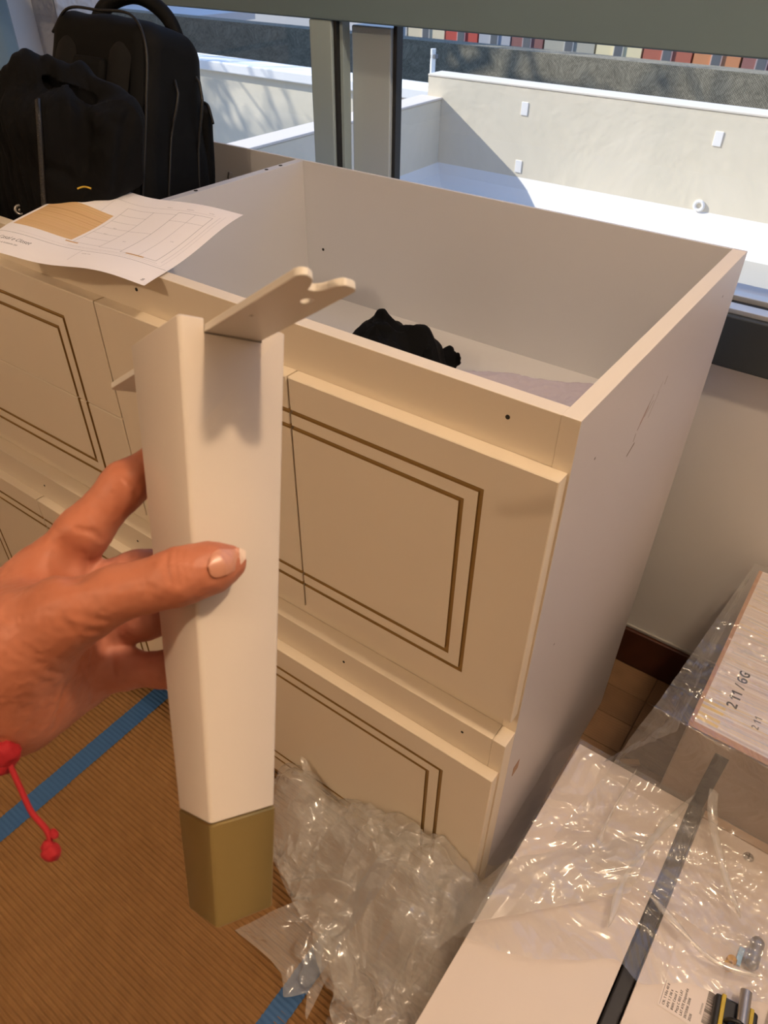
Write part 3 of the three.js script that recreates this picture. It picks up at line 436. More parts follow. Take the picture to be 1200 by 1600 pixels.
{ // printed drawing
  const paperTex = canvasTex(1448, 1180, (x, w, h) => {
    x.fillStyle = '#f4efee'; x.fillRect(0, 0, w, h);
    const L = (pts, lw = 2, c = 'rgba(90,85,88,0.75)') => { x.strokeStyle = c; x.lineWidth = lw; x.beginPath(); pts.forEach(([a, b], i) => i ? x.lineTo(a * w, b * h) : x.moveTo(a * w, b * h)); x.stroke(); };
    const R = (a, b, c, d, lw) => L([[a, b], [c, b], [c, d], [a, d], [a, b]], lw);
    // a tan wood-grain panel at the left, cabinets drawn in line to its right
    x.fillStyle = '#dcb988'; x.fillRect(0.02 * w, 0.30 * h, 0.36 * w, 0.40 * h);
    for (let i = 0; i < 60; i++) { x.strokeStyle = `rgba(${150 + 40 * rnd()},${105 + 30 * rnd()},${55 + 20 * rnd()},0.28)`; x.lineWidth = 1 + 3 * rnd(); const y = (0.30 + 0.40 * rnd()) * h; x.beginPath(); x.moveTo(0.02 * w, y); x.bezierCurveTo(0.15 * w, y + 12, 0.25 * w, y - 12, 0.38 * w, y + 4); x.stroke(); }
    x.fillStyle = '#c79a5e'; x.fillRect(0.36 * w, 0.715 * h, 0.075 * w, 0.012 * h); x.fillRect(0.735 * w, 0.735 * h, 0.10 * w, 0.013 * h);
    R(0.40, 0.18, 0.56, 0.71); for (let i = 1; i < 6; i++) L([[0.40, 0.18 + i * 0.088], [0.56, 0.18 + i * 0.088]]);
    R(0.56, 0.18, 0.70, 0.72); L([[0.56, 0.45], [0.70, 0.45]]); R(0.70, 0.15, 0.90, 0.74, 3); L([[0.80, 0.15], [0.80, 0.74]]); L([[0.70, 0.26], [0.90, 0.26]]);
    L([[0.05, 0.12], [0.90, 0.12]], 1.5); L([[0.30, 0.06], [0.30, 0.30]], 1); L([[0.93, 0.12], [0.93, 0.74]], 1.5); L([[0.95, 0.10], [0.95, 0.78]], 1); L([[0.40, 0.76], [0.92, 0.76]], 1.5);
    L([[0.01, 0.80], [0.99, 0.80]], 2.5, 'rgba(60,58,60,0.8)'); L([[0.52, 0.80], [0.52, 0.93]], 2);
    x.fillStyle = 'rgba(70,66,68,0.8)'; x.font = '15px sans-serif';
    for (const [s, a, b] of [['45,0', 0.46, 0.44], ['61,2', 0.46, 0.53], ['90,0', 0.62, 0.60], ['210', 0.84, 0.50], ['Roupeiro', 0.72, 0.10], ['Vista A', 0.60, 0.10], ['18 mm', 0.85, 0.10], ['escala 1:20', 0.54, 0.84]]) x.fillText(s, a * w, b * h);
    x.fillStyle = '#2a2829'; x.font = 'italic 46px sans-serif'; x.fillText('Casal e Closet', 0.052 * w, 0.875 * h);
    x.fillStyle = 'rgba(45,42,44,0.9)'; x.font = '20px sans-serif'; x.fillText('Cliente & Ambiente 200', 0.056 * w, 0.915 * h);
    x.fillStyle = '#2a2829'; x.font = '40px sans-serif'; x.fillText('8', 0.955 * w, 0.965 * h);
    L([[0.10, 0.77], [0.95, 0.78]], 1, 'rgba(100,95,98,0.6)');
  });
  // corners: A back left, B back right, C front right, D front left (out of frame)
  const A = V(-0.905, 1.022, -0.150), B = V(-0.615, 1.017, -0.206), C = V(-0.546, 1.012, 0.033), Dd = V(-0.815, 1.0105, 0.088);
  const g = grid(60, 48, (u, v) => { // u along the title edge, v from the title edge to the back
    const p = Dd.clone().lerp(C, u).lerp(A.clone().lerp(B, u), v);
    p.y += 0.0032 * Math.sin(u * 9 + 1) * (1 - v * 0.5) + 0.004 * Math.sin(v * 5.5 + u * 3) - 0.004 * Math.pow(1 - v, 6) + 0.012 * Math.exp(-Math.pow((u - 0.16) / 0.2, 2) - Math.pow((v - 0.85) / 0.3, 2)) + 0.003;
    p.y = Math.max(p.y, 1.0095); return p;
  });
  // canvas rows run from the back (top of the sheet) to the title edge
  const m = mesh('paper_drawing', g, std(1, 1, 1, 0.85, { map: paperTex, side: THREE.DoubleSide })); tag(m, 'white sheet with a printed furniture plan lying across the dresser top', 'paper');
}

// ---------------------------------------------------------------- floor covering and tape
{
  const kraft = tex(512, 512, (u, v) => { const n = 0.5 * pnoise(u, v, 6) + 0.3 * pnoise(u, v, 40, 3) + 0.2 * pnoise(u, v, 110, 8); return [0.555 + 0.05 * n, 0.405 + 0.045 * n, 0.235 + 0.035 * n]; }, { srgb: true });
  const km = std(1, 1, 1, 0.9, { map: kraft });
  const sheet = (x0, x1, z0, z1, label, ph) => {
    const per = 0.0088, n = Math.ceil((z1 - z0) / per * 8), nx = 8;
    const g = grid(nx, n, (u, v) => { const z = lerp(z0, z1, v), x = lerp(x0, x1, u); return V(x, 0.0026 + 0.0016 * Math.sin(z / per * 6.2832 + ph + 0.4 * Math.sin(x * 3 + ph)) + 0.0006 * noise(x * 5, 0, z * 5), z); });
    planarUV(g, 'x', 'z', 1.4);
    tag(mesh('cardboard_sheet', g, km), label, 'cardboard', 'cardboard sheets covering the floor');
  };
  sheet(-0.80, -0.178, -0.045, 1.6, 'brown corrugated cardboard floor sheet between the two blue tape lines', 0);
  sheet(-2.2, -0.802, -0.045, 1.6, 'brown corrugated cardboard floor sheet left of the long blue tape line', 1.3);
  sheet(-0.176, 0.6, 0.01, 1.6, 'brown corrugated cardboard floor sheet under the clear film heap', 2.4);
  const tapeM = std(0.035, 0.12, 0.30, 0.55);
  const tape = (x, w, z0, z1, label) => { const g = grid(6, Math.round((z1 - z0) * 700), (u, v) => { const z = lerp(z0, z1, v), edge = (u === 0 || u === 1) ? 0.0009 * (hash3(Math.round(z * 900), u ? 3 : 9, 1) - 0.5) * 2 : 0; return V(x + (u - 0.5) * w + edge, 0.0046 + 0.0004 * Math.sin(z / 0.0088 * 6.2832), z); }); tag(mesh('tape', g, tapeM), label, 'tape', 'blue tape strips on the floor covering'); };
  tape(-0.806, 0.044, -0.04, 1.5, 'long strip of blue masking tape on the cardboard below the hand');
  tape(-0.178, 0.038, 0.02, 1.5, 'strip of blue masking tape running under the clear film heap');
}

// ---------------------------------------------------------------- flat packs, box and tools at the lower right
const PY = 0.25;
const packPrint = std(0.80, 0.705, 0.63, 0.35);
{
  const t = thing('board', 'white flat-pack board standing nearest the dresser side', 'board');
  mesh('panel', rbox(0.037, 0.226, 0.006, PY, -0.2425, 0.75, 0.0012), packPrint, t);
  mesh('edge_band', rbox(0.0368, 0.2262, PY - 0.020, PY - 0.001, -0.2428, 0.7502, 0.0008), std(0.78, 0.72, 0.68, 0.4), t);
}
tag(mesh('black_strip', rbox(0.2285, 0.2485, 0.12, PY - 0.004, -0.249, 0.70, 0.003), std(0.018, 0.017, 0.017, 0.5)), 'long black strip lying in the gap between the two white boards', 'strip');
{
  const t = thing('board', 'white flat-pack board with a screw, label and brown cardboard end', 'board');
  const x0 = 0.2505, x1 = 0.62;
  mesh('panel', rbox(x0, x1, 0.006, PY, -0.233, 0.75, 0.0012), packPrint, t);
  mesh('cardboard_end', rbox(x0, x1, 0.02, PY + 0.002, -0.2475, -0.2335, 0.001), std(0.40, 0.25, 0.135, 0.85), t);
  const s = new THREE.LatheGeometry([[0, 0.0022], [0.0045, 0.0020], [0.0075, 0.0006], [0.0078, 0]].map((p) => new THREE.Vector2(...p)), 28); s.translate(0.327, PY, -0.211);
  const sm = mesh('screw', s, M.metalDull, t); mesh('screw_cross', strip([rbox(0.322, 0.332, PY + 0.0018, PY + 0.0025, -0.2121, -0.2099, 0.0002), rbox(0.3259, 0.3281, PY + 0.0018, PY + 0.0025, -0.216, -0.206, 0.0002)]), M.darkHole, sm);
  const lab = canvasTex(768, 512, (x, w, h) => {
    x.fillStyle = '#f1e6df'; x.fillRect(0, 0, w, h); x.fillStyle = '#33291f'; x.font = 'bold 34px sans-serif';
    ['CN. 1 Vão 40 0', 'APE 1 2 06 x', 'BWH Casal 1', 'Peça C 003 LAT', 'LAT ATE Esquerda', 'INTERM 2006', '2026'].forEach((s, i) => x.fillText(s, 30, 60 + i * 44));
    x.fillRect(20, 16, 260, 3); x.font = '24px sans-serif'; x.fillText('200390804', 150, 400);
    let q = 90; while (q < 420) { const b = 3 + Math.floor(rnd() * 3) * 3; x.fillRect(q, 418, b, 80); q += b + 3 + Math.floor(rnd() * 3) * 2; }
  });
  const g = new THREE.PlaneGeometry(0.098, 0.0653); g.rotateX(-Math.PI / 2); g.rotateY(Math.PI / 2 + 0.05); g.translate(0.312, PY + 0.0008, 0.012);
  const lm = mesh('paper_label', g, std(1, 1, 1, 0.7, { map: lab }), t); lm.userData.label = 'printed paper label with barcode';
}
{ // wrapped carton at the back right
  const t = thing('carton', 'film-wrapped carton with handwriting on its pale top, against the wall', 'box');
  const bx0 = 0.176, bx1 = 0.62, bz0 = -0.672, bz1 = -0.250, by = 0.416;
  mesh('body', rbox(bx0, bx1, 0.004, by - 0.004, bz0, bz1, 0.004, 2), std(0.30, 0.225, 0.175, 0.8), t);
  const topT = canvasTex(1024, 1024, (x, w, h) => {
    x.fillStyle = '#e6dcdc'; x.fillRect(0, 0, w, h);
    for (let i = 0; i < 220; i++) { const y = rnd() * h, c = rnd(); x.fillStyle = c < 0.12 ? 'rgba(238,215,150,0.5)' : c < 0.45 ? 'rgba(188,194,212,0.45)' : c < 0.7 ? 'rgba(205,182,176,0.4)' : 'rgba(250,247,248,0.6)'; x.fillRect(rnd() * 90, y, 60 + rnd() * 340, 2 + rnd() * 6); }
    x.fillStyle = 'rgba(240,210,120,0.75)'; for (const q of [0.845, 0.875, 0.915, 0.94]) x.fillRect(0.012 * w, q * h, 0.075 * w, 0.014 * h);
    x.fillStyle = 'rgba(176,125,95,0.85)'; x.fillRect(0, 0.972 * h, w, 0.028 * h); x.fillRect(0, 0, 0.014 * w, h);
    x.save(); x.translate(0.118 * w, 0.83 * h); x.rotate(-Math.PI / 2); x.fillStyle = '#20232b'; x.font = 'bold 50px sans-serif'; x.fillText('2 11 / 6G', 0, 0); x.restore();
    x.save(); x.translate(0.20 * w, 0.88 * h); x.rotate(-Math.PI / 2); x.fillStyle = 'rgba(40,40,48,0.7)'; x.font = 'bold 34px sans-serif'; x.fillText('2 11', 0, 0); x.restore();
  });
  const g = grid(60, 60, (u, v) => V(lerp(bx0, bx1, u), by - 0.002 + 0.003 * Math.abs(noise(u * 5, 3, v * 26)) + 0.0025 * noise(u * 4, 1, v * 5), lerp(bz1, bz0, v)));
  mesh('black_band', rbox(0.226, 0.246, 0.02, by - 0.03, bz1 - 0.001, bz1 + 0.0012, 0.0004), std(0.018, 0.017, 0.017, 0.5), t);
  const m = mesh('wrapped_top', g, std(1, 1, 1, 0.3, { map: topT, side: THREE.DoubleSide }), t); m.userData.label = 'pale paper top with handwriting';
}
{ // tools lying on the second board
  const t = thing('hand_tool', 'black ribbed hand tool with yellow rails on the right white board', 'tool', [0.368, PY, 0.035]);
  t.rotation.y = 0.12; const blk = std(0.012, 0.012, 0.012, 0.45), yel = std(0.55, 0.40, 0.04, 0.5);
  mesh('body', rbox(-0.026, 0.026, 0.0015, 0.016, -0.03, 0.09, 0.004, 2), blk, t);
  mesh('rail', rbox(-0.0195, -0.0145, 0.016, 0.020, -0.03, 0.09, 0.001), yel, t); mesh('rail', rbox(0.0145, 0.0195, 0.016, 0.020, -0.03, 0.09, 0.001), yel, t);
  for (let i = 0; i < 8; i++) { const r = new THREE.TorusGeometry(0.011, 0.0028, 8, 20); r.translate(0, 0.020, 0.0 + i * 0.009); mesh('grip_rib', r, blk, t); }
  mesh('shaft', (() => { const g = new THREE.CylinderGeometry(0.007, 0.007, 0.045, 20); g.rotateX(Math.PI / 2); g.translate(0.006, 0.024, -0.022); return g; })(), M.metalDull, t);
  const u = thing('white_tube', 'short white plastic tube lying beside the black hand tool', 'tube', [0.415, PY + 0.0125, 0.04]);
  const c = new THREE.LatheGeometry([[0.0085, -0.07], [0.0115, -0.07], [0.012, -0.068], [0.012, 0.068], [0.0115, 0.07], [0.0085, 0.07], [0.0085, -0.07]].map((p) => new THREE.Vector2(...p)), 28); c.rotateX(Math.PI / 2); mesh('shell', c, M.white, u);
  const k = thing('bit_packet', 'small clear packet with grey bit, blue tag and two orange caps', 'packet', [0.356, PY, -0.06]);
  mesh('bit', (() => { const g = new THREE.CapsuleGeometry(0.009, 0.03, 6, 16); g.rotateX(Math.PI / 2); g.translate(0.012, 0.0095, -0.012); return g; })(), std(0.30, 0.30, 0.31, 0.35, { metalness: 0.6 }), k);
  mesh('tag', rbox(-0.006, 0.001, 0.0015, 0.006, -0.012, 0.014, 0.001), std(0.35, 0.62, 0.90, 0.3), k);
  for (const [x, z] of [[-0.010, 0.012], [-0.012, 0.022]]) mesh('cap', (() => { const g = new THREE.CylinderGeometry(0.0062, 0.0066, 0.006, 24); g.translate(x, 0.003, z); return g; })(), std(0.62, 0.33, 0.03, 0.4), k);
}

// ---------------------------------------------------------------- clear film
const film = std(0.94, 0.93, 0.91, 0.17, { transmission: 0.78, thickness: 0, ior: 1.8, side: THREE.DoubleSide });
const filmClear = std(0.96, 0.955, 0.95, 0.14, { transmission: 0.90, thickness: 0, ior: 1.7, side: THREE.DoubleSide });
function facet(x, y, s, k, n = 6) { // crumpled relief made of flat facets between sharp creases
  const wx = x + 0.03 * noise(x * 14 + s, y * 14), wy = y + 0.03 * noise(x * 14, y * 14 + s); let d = 0;
  for (let i = 0; i < n; i++) { const a = hash3(i, s, 5) * 6.283, f = k * Math.pow(1.5, i), t = (wx * Math.cos(a) + wy * Math.sin(a)) * f + hash3(i, s, 6) * 3, m = 0.6 + 0.6 * noise(x * 12 + i * 7, y * 12, s); d += m * (Math.abs(t - Math.floor(t) - 0.5) * 4 - 1) / Math.pow(1.5, i * 0.86); }
  return d * 0.36;
}
const onPlane = (u, v, y) => { const a = camera.position, d = at(u, v, 1).sub(a); return a.clone().addScaledVector(d, (y - a.y) / d.y); };
{
  const t = thing('film_heap', 'heap of crumpled clear plastic film on the floor before the dresser', 'plastic film');
  const mound = (x, z) => { const a = 0.165 * Math.exp(-Math.pow((x + 0.335) / 0.075, 2) - Math.pow((z - 0.07) / 0.07, 2)); const b = 0.215 * Math.exp(-Math.pow((x + 0.14) / 0.17, 2) - Math.pow((z - 0.075) / 0.12, 2)); const c = 0.12 * Math.exp(-Math.pow((x + 0.03) / 0.10, 2) - Math.pow((z - 0.17) / 0.16, 2)); return Math.max(a, b) * 0.75 + 0.25 * (a + b) + c * 0.8; };
  const layer = (s, lift, k, ox, oz, nx, nz, x0, x1, z0, z1, amp) => grid(nx, nz, (u, v) => {
    const z = lerp(z0, z1, v) + 0.035 * noise(u * 6, s + 4) * v + oz, xl = lerp(x0, -0.085, sstep(0.13, 0.27, z)), x = lerp(xl, x1, u) + 0.035 * noise(v * 7, s) * (u < 0.5 ? 1 - u * 2 : 0) + ox * (1 - v);
    const f = facet(x, z, s, k), big = noise(x * 9 + s, z * 9, s) * 0.035 + Math.abs(noise(x * 17, z * 17, s + 2)) * 0.03; let y = mound(x, z) * lift + 0.012 + big * sstep(0.01, 0.08, mound(x, z)) + amp * (0.6 + f);
    const px = 0.022 * facet(z, x, s + 11, k * 0.8, 4), pz = 0.022 * facet(x + 2, z, s + 23, k * 0.8, 4);
    const X = Math.min(x + px, 0.030), Z = Math.max(z + pz, 0.047); y = Math.max(y, 0.007 + 0.004 * (1 + f)); return V(X, y, Z);
  });
  mesh('film_layer', layer(1, 1.0, 9, 0, 0, 280, 240, -0.41, 0.034, 0.045, 0.30, 0.040), film, t);
  mesh('film_layer', layer(2, 0.78, 8, 0.02, 0.01, 240, 220, -0.37, 0.034, 0.045, 0.36, 0.034), film, t);
  mesh('film_layer', layer(5, 0.90, 12, 0.01, 0.0, 260, 230, -0.36, 0.034, 0.045, 0.27, 0.030), film, t);
  mesh('film_layer', layer(3, 0.50, 7, -0.02, 0.02, 200, 180, -0.30, 0.034, 0.045, 0.42, 0.026), filmClear, t);
  // pointed flap reaching out under the leg's tip
  mesh('film_flap', grid(80, 60, (u, v) => { const a = V(-0.318, 0.012, 0.275), b = V(-0.17, 0.10, 0.13), c = V(-0.12, 0.03, 0.30); const p = a.clone().lerp(b.clone().lerp(c, v), u); p.y += 0.02 * Math.sin(u * 2.6) + 0.020 * u * (facet(p.x, p.z, 31, 10) + 0.4); p.x += 0.014 * facet(p.z, p.x, 35, 9, 4) * u; p.z += 0.02 * noise(u * 7, v * 5) * u; p.y = Math.max(p.y, 0.008); return p; }), film, t);
}
{
  const t = thing('film_sheet', 'wrinkled clear plastic sheet spread over the white boards', 'plastic film');
  mesh('sheet', grid(240, 240, (u, v) => {
    const x = lerp(-0.02, 0.40, u), z1 = 0.06 + 0.07 * Math.sin(u * 4.2 + 0.6) + 0.03 * noise(u * 9, 2), z = lerp(-0.243, z1, v), f = facet(x, z, 41, 9), e = Math.max(0, 0.036 - x);
    return V(x, Math.max(PY + 0.004 + 0.0125 * (0.62 + f) + 0.010 * Math.max(0, noise(x * 11, z * 9, 5)), PY + 0.0022) - e * 2.2, z + 0.008 * f);
  }), filmClear, t);
  mesh('fold', grid(160, 60, (u, v) => { const x = lerp(-0.01, 0.20, u), z = lerp(0.02, 0.13, v) - 0.22 * u + 0.05, f = facet(x, z, 47, 11); const e = Math.max(0, 0.036 - x); return V(x, PY + 0.016 + 0.014 * (0.6 + f) + 0.012 * Math.sin(v * 3.1) - e * 2.2, z); }), film, t);
}
{
  const sheetThing = scene.getObjectByName('film_sheet');
  const strand = (pts, w, parent) => { // a folded ridge of film: two plies with rounded bends
    const q = pts.map(([u, v, y]) => onPlane(u, v, y)), c = new THREE.CatmullRomCurve3(q);
    mesh('folded_ridge', grid(14, 70, (u, v) => { const p = c.getPoint(v), tg = c.getTangent(v), sd = tg.clone().cross(V(0, 1, 0)).normalize(), a = u * Math.PI * 2, ww = w * (0.8 + 0.45 * noise(v * 6, w * 900)) * Math.pow(Math.max(0.002, Math.sin(Math.PI * v)), 0.55); return p.addScaledVector(sd, Math.cos(a) * ww).add(V(0, Math.sin(a) * 0.0035 + 0.004, 0)); }), film, parent);
  };
  strand([[1140, 1150, 0.37], [1112, 1262, 0.285], [1129, 1360, 0.272], [1156, 1436, 0.270]], 0.0085, sheetThing);
  strand([[1088, 1240, 0.275], [1020, 1312, 0.272], [975, 1375, 0.272], [950, 1450, 0.270]], 0.0075, sheetThing);
  strand([[995, 1202, 0.275], [948, 1285, 0.272], [930, 1330, 0.270]], 0.0055, sheetThing);
  strand([[1010, 1395, 0.270], [1050, 1440, 0.270], [1110, 1500, 0.270], [1190, 1530, 0.272]], 0.0065, sheetThing);
  const t = thing('film_wrap', 'clear plastic wrap draped from the carton down to the boards', 'plastic film');
  const path = (v) => v < 0.6 ? [lerp(-0.665, -0.235, v / 0.6), 0.424] : v < 0.82 ? [lerp(-0.235, -0.195, (v - 0.6) / 0.22), lerp(0.424, 0.268, Math.pow((v - 0.6) / 0.22, 1.2))] : [lerp(-0.195, -0.05, (v - 0.82) / 0.18), 0.268];
  mesh('wrap', grid(200, 220, (u, v) => { const [z, y] = path(v), xl = v < 0.6 ? lerp(0.165, 0.125, v / 0.6) : lerp(0.125, 0.075, (v - 0.6) / 0.4); const x = lerp(xl, 0.60, u), f = facet(x + 3, z - y, 53, 11); return V(x, y + 0.011 * (0.5 + f) + 0.006 * Math.max(0, noise(x * 16, z * 6, 2)), z + 0.006 * f); }), filmClear, t);
  mesh('wrap_side', grid(90, 120, (u, v) => { const z = lerp(-0.66, -0.22, v), f = facet(z, u, 61, 8); const x = lerp(0.166, lerp(0.145, 0.085, v), u) + 0.004 * f, y = lerp(0.426, lerp(0.14, 0.262, sstep(0.7, 1, v)), u); return V(x, y, z); }), filmClear, t);
}
{ // small wood chip on the parquet
  const g = rbox(-0.02, 0.02, 0, 0.007, -0.007, 0.007, 0.002); g.rotateY(0.6); g.translate(0.108, 0.0002, -0.44); tag(mesh('wood_chip', g, std(0.42, 0.26, 0.13, 0.85)), 'small wood offcut lying on the parquet beside the dresser', 'offcut');
}

// ---------------------------------------------------------------- the furniture leg held up in front
const legFrame = new THREE.Matrix4().set(0.32833, -0.4501, 0.83043, 0.0474, -0.3967, 0.73216, 0.55369, 1.01709, -0.85722, -0.51123, 0.06184, 0.47713, 0, 0, 0, 1);
const legInv = legFrame.clone().invert();
const LEG = 0.25, half = (y) => 0.0130 + (0.0256 - 0.0130) * y / LEG, BR = 0.0425;
{
  const t = thing('furniture_leg', 'tapered white furniture leg with brass foot and mounting plate, held upright', 'furniture leg');
  legFrame.decompose(t.position, t.quaternion, t.scale); t.scale.set(1, 1, 1);
  const loft = (ys, grow, r) => { // rounded square sections, capped
    const sec = (y, g) => { const h = half(y) + g, q = []; for (let c = 0; c < 4; c++) for (let k = 0; k <= 5; k++) { const a = (c * 90 + k * 18) * Math.PI / 180, sx = [1, -1, -1, 1][c], sz = [1, 1, -1, -1][c]; q.push([sx * (h - r) + Math.cos(a) * r, sz * (h - r) + Math.sin(a) * r]); } return q; };
    const P = [], I = [], n = 24;
    ys.forEach(([y, g]) => { for (const [x, z] of sec(y, g)) P.push(x, y, z); });
    for (let j = 0; j < ys.length - 1; j++) for (let i = 0; i < n; i++) { const a = j * n + i, b = j * n + (i + 1) % n; I.push(a, a + n, b, b, a + n, b + n); }
    for (const [j, up] of [[0, 0], [ys.length - 1, 1]]) { const c = P.length / 3; P.push(0, ys[j][0], 0); for (let i = 0; i < n; i++) { const a = j * n + i, b = j * n + (i + 1) % n; up ? I.push(c, b, a) : I.push(c, a, b); } }
    const g = new THREE.BufferGeometry(); g.setAttribute('position', new THREE.BufferAttribute(new Float32Array(P), 3)); g.setIndex(I); g.computeVertexNormals(); return g;
  };
  let body = loft([[BR, -0.0006], [BR + 0.0005, 0], [0.1, 0], [0.2, 0], [0.2493, 0], [0.25, -0.0007]], 0, 0.0016);
  body.setAttribute('uv', new THREE.BufferAttribute(new Float32Array(body.attributes.position.count * 2), 2));
  const slotG = new THREE.BoxGeometry(0.0275, 0.012, 0.08); slotG.translate(-0.0006, 0.2435 + 0.006, 0);
  const A = new Brush(body), B = new Brush(slotG); A.updateMatrixWorld(); B.updateMatrixWorld(); const ev = new Evaluator(); ev.useGroups = false;
  const cut = ev.evaluate(A, B, SUBTRACTION).geometry;
  const white = std(0.65, 0.565, 0.475, 0.36);
  mesh('shaft', toCreasedNormals(cut, 0.7), white, t);
  const brass = std(0.33, 0.235, 0.085, 0.40, { metalness: 0.7 });
  mesh('foot_cap', toCreasedNormals(loft([[0, -0.0008], [0.0006, 0.0001], [0.02, 0.0002], [BR - 0.0011, 0.0003], [BR - 0.0003, -0.0004]], 0, 0.0012), 0.7), brass, t);
  mesh('foot_joint', loft([[BR - 0.0004, -0.0010], [BR, -0.0010]], 0, 0.001), std(0.2, 0.13, 0.05, 0.5), t);
  // mounting plate: a flat bar through the slot with rounded ends and notched tip
  const s = new THREE.Shape(); const w = 0.0130, zt = 0.0955, zb = -0.086; // shape x = across, y = along
  s.moveTo(-w, zb + 0.004); s.quadraticCurveTo(-w, zb, -w + 0.004, zb); s.lineTo(w - 0.004, zb); s.quadraticCurveTo(w, zb, w, zb + 0.004);
  s.lineTo(w, zt - 0.004); s.quadraticCurveTo(w, zt, w - 0.005, zt); s.quadraticCurveTo(0.005, zt + 0.001, 0.0035, zt - 0.006); s.quadraticCurveTo(0.001, zt - 0.012, -0.003, zt - 0.010); s.quadraticCurveTo(-0.0055, zt - 0.001, -0.009, zt); s.lineTo(-w + 0.003, zt + 0.0005); s.quadraticCurveTo(-w, zt, -w, zt - 0.003); s.closePath();
  const hole = (x, y, r) => { const h = new THREE.Path(); h.absellipse(x, y, r, r * 1.15, 0, Math.PI * 2, true); s.holes.push(h); };
  hole(0.0035, 0.076, 0.0028); hole(-0.0065, 0.0515, 0.0012); hole(0.002, -0.062, 0.0028);
  const pg = new THREE.ExtrudeGeometry(s, { depth: 0.0024, bevelEnabled: true, bevelThickness: 0.0004, bevelSize: 0.0004, bevelSegments: 2, curveSegments: 10 });
  pg.rotateX(Math.PI / 2); pg.translate(-0.0006, 0.2470, 0);
  const pm = mesh('mounting_plate', pg, std(0.70, 0.64, 0.55, 0.4), t); pm.userData.label = 'flat white mounting plate';
}

